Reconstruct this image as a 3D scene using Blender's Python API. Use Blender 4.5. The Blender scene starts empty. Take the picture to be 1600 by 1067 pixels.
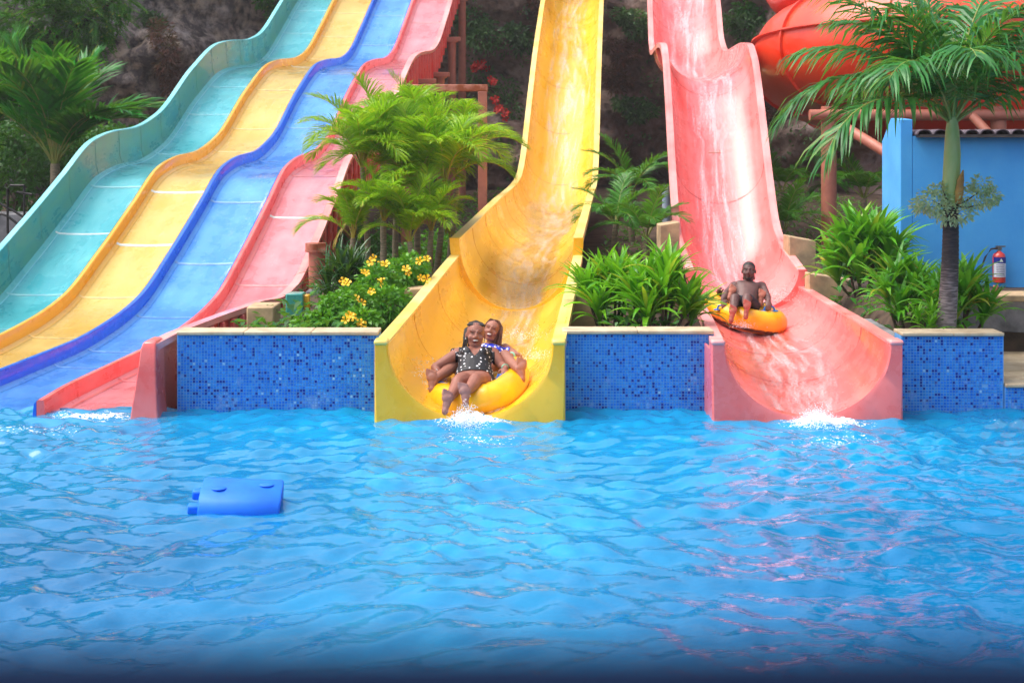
import bpy, math, random
import numpy as np
from mathutils import Vector, Matrix, noise as mnoise

random.seed(7)
rng = np.random.default_rng(7)
scene = bpy.context.scene
COL = scene.collection
R = math.radians

# ---------------------------------------------------------------- camera, sky, sun, exposure
F, H, HY = 2240.0, 2.6, 224.0        # focal length in photo pixels, eye height over the water, horizon row

def P(px, py, Y):
    """point of the place seen at photo position (px, py) that lies Y metres away"""
    return Vector(((px - 800) / F * Y, Y, H - (py - HY) / F * Y))

cam = bpy.data.cameras.new('camera')
cam.sensor_width = 36.0
cam.lens = F / 1600 * 36.0
cam.shift_y = -(533.5 - HY) / 1600
cam.clip_start = 0.05
cam.clip_end = 400
cam.dof.use_dof = True
cam.dof.focus_distance = 15.0
cam.dof.aperture_fstop = 3.6
co = bpy.data.objects.new('camera', cam)
co.location = (0, 0, H)
co.rotation_euler = (R(90), 0, 0)
COL.objects.link(co)
scene.camera = co

SUN_EL, SUN_AZ = 62.0, 266.0          # azimuth clockwise from +Y: the veiled sun stands high to the left
world = bpy.data.worlds.new('World')
scene.world = world
world.use_nodes = True
wn = world.node_tree.nodes
wl = world.node_tree.links
bg = wn['Background']
sky = wn.new('ShaderNodeTexSky')
sky.sky_type = 'NISHITA'
sky.sun_disc = False
sky.sun_elevation = R(SUN_EL)
sky.sun_rotation = R(SUN_AZ)
sky.air_density = .9
sky.dust_density = 6.0
sky.ozone_density = 1.0
hz_ = wn.new('ShaderNodeHueSaturation')          # thin high cloud: the blue is washed out evenly over the whole sky
hz_.inputs['Saturation'].default_value = .6
wl.new(sky.outputs[0], hz_.inputs['Color'])
wl.new(hz_.outputs[0], bg.inputs[0])
bg.inputs[1].default_value = 0.15
sl = bpy.data.lights.new('sun', 'SUN')
sl.energy = 0.9
sl.angle = R(50)
sl.color = (1.0, 0.95, 0.87)
so = bpy.data.objects.new('sun', sl)
sd = Vector((math.sin(R(SUN_AZ)) * math.cos(R(SUN_EL)), math.cos(R(SUN_AZ)) * math.cos(R(SUN_EL)), math.sin(R(SUN_EL))))
so.rotation_euler = (-sd).to_track_quat('-Z', 'Y').to_euler()
so.location = sd * 60
COL.objects.link(so)
vs = scene.view_settings
vs.view_transform = 'Standard'
vs.look = 'None'
vs.exposure = 0.9
vs.gamma = 1.0
vs.use_curve_mapping = False
scene.cycles.max_bounces = 6
scene.cycles.diffuse_bounces = 3
scene.cycles.glossy_bounces = 3
scene.cycles.transparent_max_bounces = 10
scene.cycles.caustics_reflective = False
scene.cycles.caustics_refractive = False

# ---------------------------------------------------------------- helpers
class MB:
    def __init__(s):
        s.v = []; s.f = []; s.m = []; s.uv = []
    def add(s, verts, faces, mi=0, uvs=None):
        o = len(s.v)
        s.v.extend([tuple(p) for p in verts])
        for k, f in enumerate(faces):
            s.f.append(tuple(i + o for i in f)); s.m.append(mi)
            s.uv.append(uvs[k] if uvs else None)
        return s
    def box(s, c, size, rot=None, mi=0):
        x, y, z = [d / 2 for d in size]
        vs = [Vector(p) for p in ((-x,-y,-z),(x,-y,-z),(x,y,-z),(-x,y,-z),(-x,-y,z),(x,-y,z),(x,y,z),(-x,y,z))]
        if rot is not None:
            vs = [rot @ p for p in vs]
        c = Vector(c)
        return s.add([p + c for p in vs], [(0,3,2,1),(4,5,6,7),(0,1,5,4),(1,2,6,5),(2,3,7,6),(3,0,4,7)], mi)
    def beam(s, a, b, w, h, mi=0, up=Vector((0,0,1))):
        a, b = Vector(a), Vector(b)
        d = (b - a); L = d.length; d.normalize()
        if abs(d.dot(up)) > .98: up = Vector((0, 1, 0))
        r = d.cross(up).normalized(); u = r.cross(d)
        m = Matrix((r, d, u)).transposed()
        return s.box((a + b) / 2, (w, L, h), m, mi)
    def tube(s, pts, rad, n=10, mi=0, caps=True):
        pts = [Vector(p) for p in pts]
        if not hasattr(rad, '__len__'): rad = [rad] * len(pts)
        rings = []
        ref = Vector((0.31, 0.17, 0.93)).normalized()
        for i, p in enumerate(pts):
            d = (pts[min(i + 1, len(pts) - 1)] - pts[max(i - 1, 0)]).normalized()
            if abs(d.dot(ref)) > .95: ref = Vector((0.93, 0.1, 0.2)).normalized()
            r = d.cross(ref).normalized(); u = r.cross(d)
            rings.append([p + (r * math.cos(2*math.pi*k/n) + u * math.sin(2*math.pi*k/n)) * rad[i] for k in range(n)])
        return s.loft(rings, True, caps, mi)
    def loft(s, rings, closed=True, caps=False, mi=0, vcoord=None, ucoord=None):
        n = len(rings[0]); N = len(rings)
        verts = [p for r in rings for p in r]
        faces = []; uvs = []
        for i in range(N - 1):
            for k in range(n if closed else n - 1):
                k2 = (k + 1) % n
                faces.append((i*n + k, i*n + k2, (i+1)*n + k2, (i+1)*n + k))
                if vcoord is not None:
                    u0 = ucoord[k]; u1 = ucoord[k + 1] if k + 1 < len(ucoord) else 1.0
                    uvs.append(((u0, vcoord[i]), (u1, vcoord[i]), (u1, vcoord[i+1]), (u0, vcoord[i+1])))
                else:
                    uvs.append(None)
        if caps:
            faces.append(tuple(range(n))[::-1]); uvs.append(None)
            faces.append(tuple((N-1)*n + k for k in range(n))); uvs.append(None)
        return s.add(verts, faces, mi, uvs)
    def capsule(s, a, b, ra, rb, n=12, mi=0):
        a, b = Vector(a), Vector(b)
        d = b - a
        L = d.length
        d = d.normalized() if L > 1e-6 else Vector((0, 0, 1))
        ref = Vector((0, 0, 1)) if abs(d.z) < .9 else Vector((1, 0, 0))
        r = d.cross(ref).normalized(); u = r.cross(d)
        rings = []
        for t in (-88, -60, -30, 0):
            rings.append((a + d * ra * math.sin(R(t)), ra * math.cos(R(t))))
        for t in (0, 30, 60, 88):
            rings.append((b + d * rb * math.sin(R(t)), rb * math.cos(R(t))))
        if L < 1e-6: rings.pop(3)
        rr = [[c + (r * math.cos(2*math.pi*k/n) + u * math.sin(2*math.pi*k/n)) * q for k in range(n)] for c, q in rings]
        return s.loft(rr, True, True, mi)
    def ellipsoid(s, c, axes, rad, n=14, m=9, mi=0):
        c = Vector(c); a, b, e = [Vector(x) for x in axes]
        rr = []
        for i in range(m + 1):
            t = -math.pi/2 + math.pi * i / m
            t = max(min(t, math.pi/2 - .04), -math.pi/2 + .04)
            rr.append([c + a * rad[0] * math.cos(t) * math.cos(2*math.pi*k/n) + b * rad[1] * math.cos(t) * math.sin(2*math.pi*k/n) + e * rad[2] * math.sin(t) for k in range(n)])
        return s.loft(rr, True, True, mi)
    def mesh(s, name, mats, smooth=True, angle=40):
        me = bpy.data.meshes.new(name)
        me.from_pydata(s.v, [], s.f)
        for mm in (mats if isinstance(mats, (list, tuple)) else [mats]): me.materials.append(mm)
        if any(s.m): me.polygons.foreach_set('material_index', s.m)
        if any(u is not None for u in s.uv):
            lay = me.uv_layers.new(name='UVMap')
            li = 0
            flat = np.zeros(len(me.loops) * 2, dtype=np.float32)
            for f, u in zip(s.f, s.uv):
                if u is not None:
                    for k, q in enumerate(u):
                        flat[(li + k) * 2] = q[0]; flat[(li + k) * 2 + 1] = q[1]
                li += len(f)
            lay.data.foreach_set('uv', flat)
        if smooth:
            me.polygons.foreach_set('use_smooth', [True] * len(me.polygons))
            if angle: me.set_sharp_from_angle(angle=R(angle))
        me.update()
        return me
    def build(s, name, mats, parent=None, smooth=True, angle=40, bevel=0):
        return link(name, s.mesh(name, mats, smooth, angle), parent, bevel)

def link(name, me, parent=None, bevel=0):
    o = bpy.data.objects.new(name, me)
    COL.objects.link(o)
    if parent is not None:
        o.parent = parent
        o.matrix_parent_inverse = parent_world(parent).inverted()
    if bevel:
        b = o.modifiers.new('edge', 'BEVEL'); b.width = bevel; b.segments = 2; b.limit_method = 'ANGLE'
    return o

def parent_world(o):
    m = o.matrix_basis.copy()
    while o.parent is not None:
        m = o.matrix_parent_inverse @ m
        o = o.parent
        m = o.matrix_basis @ m
    return m

def inst(name, me, M, parent):
    """a piece that shares its mesh; M is its placement in the place"""
    o = bpy.data.objects.new(name, me)
    COL.objects.link(o)
    o.parent = parent
    o.matrix_parent_inverse = parent_world(parent).inverted()
    o.matrix_basis = M
    return o

def thing(name, label, cat, loc=(0, 0, 0), group=None):
    o = bpy.data.objects.new(name, None)
    o.empty_display_size = .1
    COL.objects.link(o)
    o.location = loc
    return tag(o, label, cat, group)

def tag(o, label=None, cat=None, group=None, kind=None):
    if label: o['label'] = label
    if cat: o['category'] = cat
    if group: o['group'] = group
    if kind: o['kind'] = kind
    return o

def pchip(xs, ys):
    xs = np.array(xs, float); ys = np.array(ys, float)
    h = np.diff(xs); d = np.diff(ys) / h
    m = np.zeros(len(xs))
    for i in range(1, len(xs) - 1):
        if d[i-1] * d[i] > 0:
            w1 = 2*h[i] + h[i-1]; w2 = h[i] + 2*h[i-1]
            m[i] = (w1 + w2) / (w1 / d[i-1] + w2 / d[i])
    m[0] = d[0]; m[-1] = d[-1]
    def f(x):
        i = int(np.clip(np.searchsorted(xs, x) - 1, 0, len(xs) - 2))
        t = (x - xs[i]) / h[i]
        t = min(max(t, 0), 1)
        return float(ys[i]*(2*t**3-3*t**2+1) + h[i]*m[i]*(t**3-2*t**2+t) + ys[i+1]*(-2*t**3+3*t**2) + h[i]*m[i+1]*(t**3-t**2))
    return f

# ---------------------------------------------------------------- materials
def newmat(name):
    m = bpy.data.materials.new(name)
    m.use_nodes = True
    t = m.node_tree
    return m, t.nodes, t.links, t.nodes['Principled BSDF'], t.nodes['Material Output']

def N(nodes, typ, **kw):
    n = nodes.new(typ)
    for k, v in kw.items():
        if k.startswith('i_'):
            key = k[2:]
            n.inputs[int(key) if key.isdigit() else key].default_value = v
        else:
            setattr(n, k, v)
    return n

def mixc(nodes, links, fac, a, b, blend='MIX'):
    n = nodes.new('ShaderNodeMix'); n.data_type = 'RGBA'; n.blend_type = blend
    for sock, val in ((0, fac), (6, a), (7, b)):
        if hasattr(val, 'links') or hasattr(val, 'is_linked'):
            links.new(val, n.inputs[sock])
        elif sock == 0:
            n.inputs[0].default_value = val
        else:
            n.inputs[sock].default_value = (*val, 1) if len(val) == 3 else val
    return n.outputs[2]

def ramp(nodes, links, fac, stops):
    n = nodes.new('ShaderNodeValToRGB')
    links.new(fac, n.inputs[0])
    e = n.color_ramp.elements
    while len(e) < len(stops): e.new(.5)
    for k, (p, c) in enumerate(stops):
        e[k].position = p
        e[k].color = (c, c, c, 1) if not hasattr(c, '__len__') else (*c, 1)
    return n.outputs[0]

def srgb(r, g, b):
    def f(c):
        c /= 255
        return c / 12.92 if c <= .04045 else ((c + .055) / 1.055) ** 2.4
    return (f(r), f(g), f(b))

def pm(name, col, col2=None, rough=.5, scale=6, bump=0, bscale=50, coat=0, metal=0, spec=.5, detail=5, lo=.35, hi=.65, rvar=.12, stretch=None, bdist=.01):
    m, n, l, b, out = newmat(name)
    tc = N(n, 'ShaderNodeTexCoord')
    vec = tc.outputs['Object']
    if stretch:
        mp = N(n, 'ShaderNodeMapping'); mp.inputs['Scale'].default_value = stretch
        l.new(vec, mp.inputs[0]); vec = mp.outputs[0]
    nz = N(n, 'ShaderNodeTexNoise', i_Scale=scale, i_Detail=detail, i_Roughness=.6)
    l.new(vec, nz.inputs['Vector'])
    if col2 is None: col2 = tuple(c * .72 for c in col)
    f = ramp(n, l, nz.outputs[0], [(lo, 0), (hi, 1)])
    l.new(mixc(n, l, f, col, col2), b.inputs['Base Color'])
    mr = N(n, 'ShaderNodeMapRange'); mr.inputs[3].default_value = max(rough - rvar, .02); mr.inputs[4].default_value = min(rough + rvar, 1)
    l.new(nz.outputs[0], mr.inputs[0]); l.new(mr.outputs[0], b.inputs['Roughness'])
    b.inputs['Metallic'].default_value = metal
    b.inputs['Coat Weight'].default_value = coat
    b.inputs['Coat Roughness'].default_value = .08
    b.inputs['Specular IOR Level'].default_value = spec
    if bump:
        bz = N(n, 'ShaderNodeTexNoise', i_Scale=bscale, i_Detail=4)
        l.new(vec, bz.inputs['Vector'])
        bp = N(n, 'ShaderNodeBump', i_Strength=bump, i_Distance=bdist)
        l.new(bz.outputs[0], bp.inputs['Height']); l.new(bp.outputs[0], b.inputs['Normal'])
    return m

def leafmat(name, c1, c2, c3=None, trans=.35, rough=.42, tip=None):
    """blade colour varies from blade to blade; light passes through"""
    m, n, l, b, out = newmat(name)
    oi = N(n, 'ShaderNodeObjectInfo'); ge = N(n, 'ShaderNodeNewGeometry')
    ad = N(n, 'ShaderNodeMath', operation='ADD'); l.new(oi.outputs['Random'], ad.inputs[0]); l.new(ge.outputs['Random Per Island'], ad.inputs[1])
    fr = N(n, 'ShaderNodeMath', operation='FRACT'); l.new(ad.outputs[0], fr.inputs[0])
    st = [(0, c1), (.6, c2)] + ([(.93, c2), (1, c3)] if c3 else [(1, c2)])
    c = ramp(n, l, fr.outputs[0], st)
    tc = N(n, 'ShaderNodeTexCoord')
    nz = N(n, 'ShaderNodeTexNoise', i_Scale=9, i_Detail=3); l.new(tc.outputs['Object'], nz.inputs['Vector'])
    c = mixc(n, l, ramp(n, l, nz.outputs[0], [(.35, 0), (.7, .45)]), c, tuple(x * .55 for x in c1))
    l.new(c, b.inputs['Base Color'])
    b.inputs['Roughness'].default_value = rough
    tr = N(n, 'ShaderNodeBsdfTranslucent')
    tcol = mixc(n, l, .5, c, (.25, .5, .02))
    l.new(tcol, tr.inputs[0])
    mx = N(n, 'ShaderNodeMixShader', i_0=trans)
    l.new(b.outputs[0], mx.inputs[1]); l.new(tr.outputs[0], mx.inputs[2]); l.new(mx.outputs[0], out.inputs[0])
    return m

def gelcoat(name, col, fade, rough=.22, amount=(.5, .75), seed=0.0):
    """weathered glossy fibreglass: chalky fading in patches and streaks that run down the slide (UV v = metres along)"""
    m, n, l, b, out = newmat(name)
    tc = N(n, 'ShaderNodeTexCoord')
    nz = N(n, 'ShaderNodeTexNoise', i_Scale=1.3, i_Detail=6, i_Roughness=.62); l.new(tc.outputs['Object'], nz.inputs['Vector'])
    mp = N(n, 'ShaderNodeMapping'); mp.inputs['Scale'].default_value = (16, .7, 1); mp.inputs['Location'].default_value = (seed, seed, 0)
    l.new(tc.outputs['UV'], mp.inputs[0])
    sz = N(n, 'ShaderNodeTexNoise', i_Scale=1.0, i_Detail=4); l.new(mp.outputs[0], sz.inputs['Vector'])
    ad = N(n, 'ShaderNodeMath', operation='MULTIPLY_ADD'); l.new(sz.outputs[0], ad.inputs[0]); ad.inputs[1].default_value = .45
    l.new(nz.outputs[0], ad.inputs[2])
    f = ramp(n, l, ad.outputs[0], [(amount[0], 0), (amount[1] + .15, 1)])
    c = mixc(n, l, f, col, fade)
    fz = N(n, 'ShaderNodeTexNoise', i_Scale=14, i_Detail=5); l.new(tc.outputs['Object'], fz.inputs['Vector'])
    c = mixc(n, l, ramp(n, l, fz.outputs[0], [(.55, 0), (.8, .25)]), c, tuple(x * .6 for x in col))
    l.new(c, b.inputs['Base Color'])
    mr = N(n, 'ShaderNodeMapRange'); mr.inputs[3].default_value = rough - .08; mr.inputs[4].default_value = rough + .22
    l.new(f, mr.inputs[0]); l.new(mr.outputs[0], b.inputs['Roughness'])
    b.inputs['Coat Weight'].default_value = .3; b.inputs['Coat Roughness'].default_value = .1
    bp = N(n, 'ShaderNodeBump', i_Strength=.12, i_Distance=.01); l.new(fz.outputs[0], bp.inputs['Height']); l.new(bp.outputs[0], b.inputs['Normal'])
    return m

def filmmat(name, foam_sheen_lo, foam_sheen_hi, waves=1.0, tint=(.9, .95, 1), rolls=True, fmax=.5):
    """running water on a slide: clear glossy sheet with roll waves, white for froth and for painted sky-sheen streaks (UV: u across 0..1, v metres along)"""
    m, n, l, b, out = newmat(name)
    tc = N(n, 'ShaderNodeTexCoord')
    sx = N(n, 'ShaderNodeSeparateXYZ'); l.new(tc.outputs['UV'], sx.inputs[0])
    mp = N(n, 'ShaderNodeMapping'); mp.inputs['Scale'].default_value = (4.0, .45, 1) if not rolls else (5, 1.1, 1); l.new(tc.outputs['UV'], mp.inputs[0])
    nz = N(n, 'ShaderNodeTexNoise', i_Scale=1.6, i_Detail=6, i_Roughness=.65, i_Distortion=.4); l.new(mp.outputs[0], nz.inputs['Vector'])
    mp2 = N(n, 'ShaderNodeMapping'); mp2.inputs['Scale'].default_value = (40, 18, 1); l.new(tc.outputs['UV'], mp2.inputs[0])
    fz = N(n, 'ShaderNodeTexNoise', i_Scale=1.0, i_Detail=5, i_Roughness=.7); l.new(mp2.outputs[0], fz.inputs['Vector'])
    # u profile: white streaks, froth and painted sky sheen alike, keep to the middle
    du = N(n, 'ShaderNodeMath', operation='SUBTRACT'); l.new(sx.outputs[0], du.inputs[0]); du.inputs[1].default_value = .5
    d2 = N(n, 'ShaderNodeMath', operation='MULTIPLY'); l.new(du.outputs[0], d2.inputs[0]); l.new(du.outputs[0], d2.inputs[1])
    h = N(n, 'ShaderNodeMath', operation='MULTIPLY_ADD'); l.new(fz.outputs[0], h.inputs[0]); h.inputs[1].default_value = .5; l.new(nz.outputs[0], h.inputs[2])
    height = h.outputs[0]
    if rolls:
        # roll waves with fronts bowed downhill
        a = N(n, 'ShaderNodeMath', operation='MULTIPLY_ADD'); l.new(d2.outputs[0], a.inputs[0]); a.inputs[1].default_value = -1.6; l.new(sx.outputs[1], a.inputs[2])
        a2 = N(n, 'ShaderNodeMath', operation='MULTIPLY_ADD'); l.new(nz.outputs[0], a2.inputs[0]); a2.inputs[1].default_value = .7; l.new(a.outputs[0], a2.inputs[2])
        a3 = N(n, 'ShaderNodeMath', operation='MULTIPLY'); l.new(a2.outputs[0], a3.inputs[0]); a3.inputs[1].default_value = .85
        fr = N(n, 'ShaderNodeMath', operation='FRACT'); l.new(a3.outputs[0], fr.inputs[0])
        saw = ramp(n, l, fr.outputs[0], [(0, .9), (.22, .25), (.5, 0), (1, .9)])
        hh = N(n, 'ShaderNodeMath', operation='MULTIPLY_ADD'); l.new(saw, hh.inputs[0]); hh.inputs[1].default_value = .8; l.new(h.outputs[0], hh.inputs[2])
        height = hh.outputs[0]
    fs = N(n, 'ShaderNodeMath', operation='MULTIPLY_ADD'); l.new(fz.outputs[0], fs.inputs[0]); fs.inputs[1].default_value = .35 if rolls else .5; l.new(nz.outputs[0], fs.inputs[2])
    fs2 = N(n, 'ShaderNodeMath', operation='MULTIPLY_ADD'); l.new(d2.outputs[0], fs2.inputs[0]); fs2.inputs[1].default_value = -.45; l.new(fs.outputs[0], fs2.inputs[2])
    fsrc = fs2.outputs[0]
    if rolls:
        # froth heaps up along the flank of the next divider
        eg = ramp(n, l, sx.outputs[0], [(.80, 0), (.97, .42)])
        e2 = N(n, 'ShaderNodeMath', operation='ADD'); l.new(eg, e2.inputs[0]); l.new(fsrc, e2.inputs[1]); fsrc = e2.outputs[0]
    foam = ramp(n, l, fsrc, [(foam_sheen_lo, 0), (foam_sheen_hi, fmax)])  # froth, plus pale streaks that paint sky sheen into the film
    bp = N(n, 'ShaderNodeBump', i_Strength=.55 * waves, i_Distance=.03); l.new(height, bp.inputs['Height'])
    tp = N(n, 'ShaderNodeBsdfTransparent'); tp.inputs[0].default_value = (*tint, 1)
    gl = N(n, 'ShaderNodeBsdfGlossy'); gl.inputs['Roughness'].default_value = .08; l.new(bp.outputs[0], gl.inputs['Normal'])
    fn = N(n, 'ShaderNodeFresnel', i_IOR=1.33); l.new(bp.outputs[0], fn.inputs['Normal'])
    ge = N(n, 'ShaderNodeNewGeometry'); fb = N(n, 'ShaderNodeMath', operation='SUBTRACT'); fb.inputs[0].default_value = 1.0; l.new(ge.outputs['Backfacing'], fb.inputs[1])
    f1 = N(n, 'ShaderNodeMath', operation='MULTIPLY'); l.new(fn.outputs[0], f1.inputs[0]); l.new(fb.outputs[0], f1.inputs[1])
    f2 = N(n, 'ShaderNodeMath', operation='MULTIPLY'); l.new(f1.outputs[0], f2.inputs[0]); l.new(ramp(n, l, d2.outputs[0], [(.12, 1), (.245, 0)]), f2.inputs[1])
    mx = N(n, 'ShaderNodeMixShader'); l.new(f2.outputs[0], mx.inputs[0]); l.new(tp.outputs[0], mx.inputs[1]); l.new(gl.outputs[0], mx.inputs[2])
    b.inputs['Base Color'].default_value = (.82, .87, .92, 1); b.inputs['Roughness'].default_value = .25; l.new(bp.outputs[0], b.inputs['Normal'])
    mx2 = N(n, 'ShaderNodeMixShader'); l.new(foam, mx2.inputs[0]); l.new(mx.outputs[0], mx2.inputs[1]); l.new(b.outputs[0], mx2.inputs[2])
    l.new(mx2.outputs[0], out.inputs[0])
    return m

M = {}
M['teal'] = gelcoat('teal_fibreglass', srgb(0, 138, 146), srgb(90, 165, 135), seed=1)
M['yellow'] = gelcoat('yellow_fibreglass', srgb(240, 164, 10), srgb(238, 180, 50), seed=2)
M['blue'] = gelcoat('blue_fibreglass', srgb(0, 84, 214), srgb(14, 108, 226), seed=3)
M['red'] = gelcoat('red_fibreglass', srgb(236, 78, 74), srgb(240, 130, 126), seed=4)
M['teal_floor'] = gelcoat('teal_lane', srgb(14, 170, 178), srgb(80, 192, 192), seed=5)
M['yellow_floor'] = gelcoat('yellow_lane', srgb(240, 182, 38), srgb(240, 200, 95), seed=6)
M['blue_floor'] = gelcoat('blue_lane', srgb(30, 136, 230), srgb(96, 178, 242), seed=7)
M['red_floor'] = gelcoat('red_lane', srgb(243, 105, 105), srgb(245, 160, 160), seed=8)
M['yellow_pipe'] = gelcoat('yellow_half_pipe', srgb(242, 180, 24), srgb(243, 196, 62), rough=.22, seed=9)
M['red_pipe'] = gelcoat('red_half_pipe', srgb(238, 84, 80), srgb(243, 140, 137), rough=.2, amount=(.46, .8), seed=10)
M['yellow_rim'] = gelcoat('yellow_rim', srgb(244, 205, 85), srgb(245, 222, 150), rough=.35, seed=11)
M['red_rim'] = gelcoat('red_rim', srgb(240, 120, 118), srgb(246, 178, 175), rough=.35, seed=12)
M['teal_rim'] = gelcoat('teal_rim', srgb(90, 200, 215), srgb(140, 215, 220), rough=.35, seed=13)
M['orange'] = gelcoat('orange_fibreglass', srgb(226, 48, 12), srgb(228, 78, 40), rough=.34, amount=(.55, .85), seed=14)
M['seam'] = pm('pale_joint_sealant', srgb(215, 228, 225), srgb(235, 240, 235), rough=.4)
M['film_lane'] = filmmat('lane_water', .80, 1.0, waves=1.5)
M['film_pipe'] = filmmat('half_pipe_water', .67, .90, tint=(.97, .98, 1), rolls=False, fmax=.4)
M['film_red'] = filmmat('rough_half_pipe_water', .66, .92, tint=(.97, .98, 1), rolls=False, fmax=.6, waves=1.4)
M['steel'] = pm('painted_steel', srgb(186, 116, 96), srgb(165, 100, 82), rough=.5, scale=5, bump=.1)
M['rust'] = pm('rusty_paint', srgb(190, 125, 105), srgb(150, 75, 35), rough=.65, scale=4, lo=.42, hi=.55, bump=.2)
M['concrete'] = pm('tan_concrete', srgb(205, 175, 135), srgb(150, 128, 100), rough=.85, scale=3, bump=.3, bscale=30)
M['grey_concrete'] = pm('grey_concrete', srgb(160, 160, 165), srgb(95, 95, 100), rough=.85, scale=2.2, bump=.3, bscale=25)
M['coping'] = pm('cream_coping', srgb(208, 190, 160), srgb(180, 156, 126), rough=.7, scale=5, bump=.15)
M['white_skin_tile'] = pm('tile_grout', srgb(120, 178, 230), srgb(96, 160, 222), rough=.6, scale=9)
M['blue_paint'] = pm('blue_wall_paint', srgb(78, 176, 246), srgb(62, 158, 238), rough=.7, scale=1.5, bump=.15, bscale=25)
M['black'] = pm('black_rubber', (.012, .012, .014), (.03, .03, .03), rough=.45)
M['soil'] = pm('garden_soil', srgb(85, 65, 48), srgb(52, 40, 30), rough=.95, scale=4, bump=.6, bscale=18)
# ---------------------------------------------------------------- the setting
# lane bank (left) and the two half-pipes run nearly straight away from the pool; their plan lines and profiles:
def lane_right(Y): return -3.47 + .0775 * (Y - 14)
LW = 1.05
def lane_x(i, Y): return lane_right(Y) - (4 - i) * LW
lane_z = pchip([13.7, 14.4, 15.8, 17.2, 18.5, 19.6, 21.0, 22.4, 23.7, 24.7, 25.7, 27.0, 29.2, 31.0, 32.4, 33.4, 34.5, 36.4, 38, 40, 42.5],
               [-.06, -.02, .0, .02, .12, .30, .83, 1.45, 2.02, 2.18, 2.25, 2.52, 3.5, 4.12, 4.30, 4.38, 4.58, 5.4, 6.2, 7.0, 7.6])

yel_rim_lo = pchip([13.5, 15, 17.2, 19.45], [.72, .80, .94, 1.08])
yel_rim_up = pchip([19.35, 21.5, 25.7, 29.5, 31.2, 32.6, 33.9, 36.8, 40.8, 43.5], [1.30, 1.39, 1.58, 1.72, 1.86, 2.30, 3.05, 4.78, 6.68, 7.9])
yel_floor = pchip([13.5, 15, 17.2, 19.4, 21.5, 25.7, 29.5, 31.2, 32.6, 33.9, 36.8, 40.8, 43.5],
                  [.02, .06, .17, .34, .56, .80, .95, 1.10, 1.55, 2.30, 4.05, 5.95, 7.15])
def yel_x(Y): return -.395 + .0773 * (Y - 13.5)

red_rim_lo = pchip([13.5, 15.5, 17.7, 21.35], [.72, .66, .58, .46])
red_rim_up = pchip([21.25, 22.1, 23.3, 23.9, 24.6, 25.4, 26.2, 26.9, 27.7, 29, 31.3, 32.6, 33.9, 35, 37, 40, 43],
                   [.70, .79, .98, 1.22, 1.90, 2.79, 3.62, 4.2, 4.5, 4.6, 4.62, 4.7, 5.05, 6.0, 7.2, 8.2, 8.8])
red_floor = pchip([13.5, 15.5, 17.7, 19.5, 21.3, 22.1, 23.3, 23.9, 24.6, 25.4, 26.2, 26.9, 27.7, 29, 31.3, 32.6, 33.9, 35, 37, 40, 43],
                  [.03, .06, .07, .08, .10, .14, .30, .52, 1.18, 2.05, 2.88, 3.48, 3.78, 3.86, 3.9, 4.0, 4.4, 5.3, 6.5, 7.5, 8.1])
red_x = pchip([13.5, 17.7, 22.1, 24.6, 27, 31, 35, 43], [2.77, 3.16, 3.52, 3.60, 3.72, 3.93, 4.2, 4.75])

def ground_h(x, y):
    z = .60 + .05 * mnoise.fractal(Vector((x * .9, y * .9, 0)), 1, 2, 3) + max(0, y - 24) * .03
    def dig(z, bottom, d, w):
        if d < w: return min(z, bottom)
        if d < w + .35: return min(z, bottom + (z - bottom) * (d - w) / .35 if bottom < z else z)
        return z
    if y < 44:
        z = dig(z, lane_z(y) - .32, max(0, x - lane_right(y), lane_x(0, y) - x), .12)
        z = dig(z, yel_floor(y) - .22, abs(x - yel_x(y)), .98)
        z = dig(z, red_floor(y) - .22, abs(x - red_x(y)), .98)
    if x > 4.75 and y < 16.2: z = min(z, .1)
    return z

def build_ground():
    xs = np.concatenate([np.arange(-60, -14, 4.), np.arange(-14, 10, .2), np.arange(10, 60, 4.)])
    ys = np.concatenate([np.arange(14.06, 26, .2), np.arange(26, 48, .6), np.arange(48, 140, 8.)])
    verts = [(x, y, ground_h(x, y)) for y in ys for x in xs]
    nx = len(xs)
    faces = [(j*nx+i, j*nx+i+1, (j+1)*nx+i+1, (j+1)*nx+i) for j in range(len(ys)-1) for i in range(nx-1)]
    mb = MB(); mb.add(verts, faces)
    return tag(mb.build('ground', M['soil'], angle=None), kind='structure')
build_ground()

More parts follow.
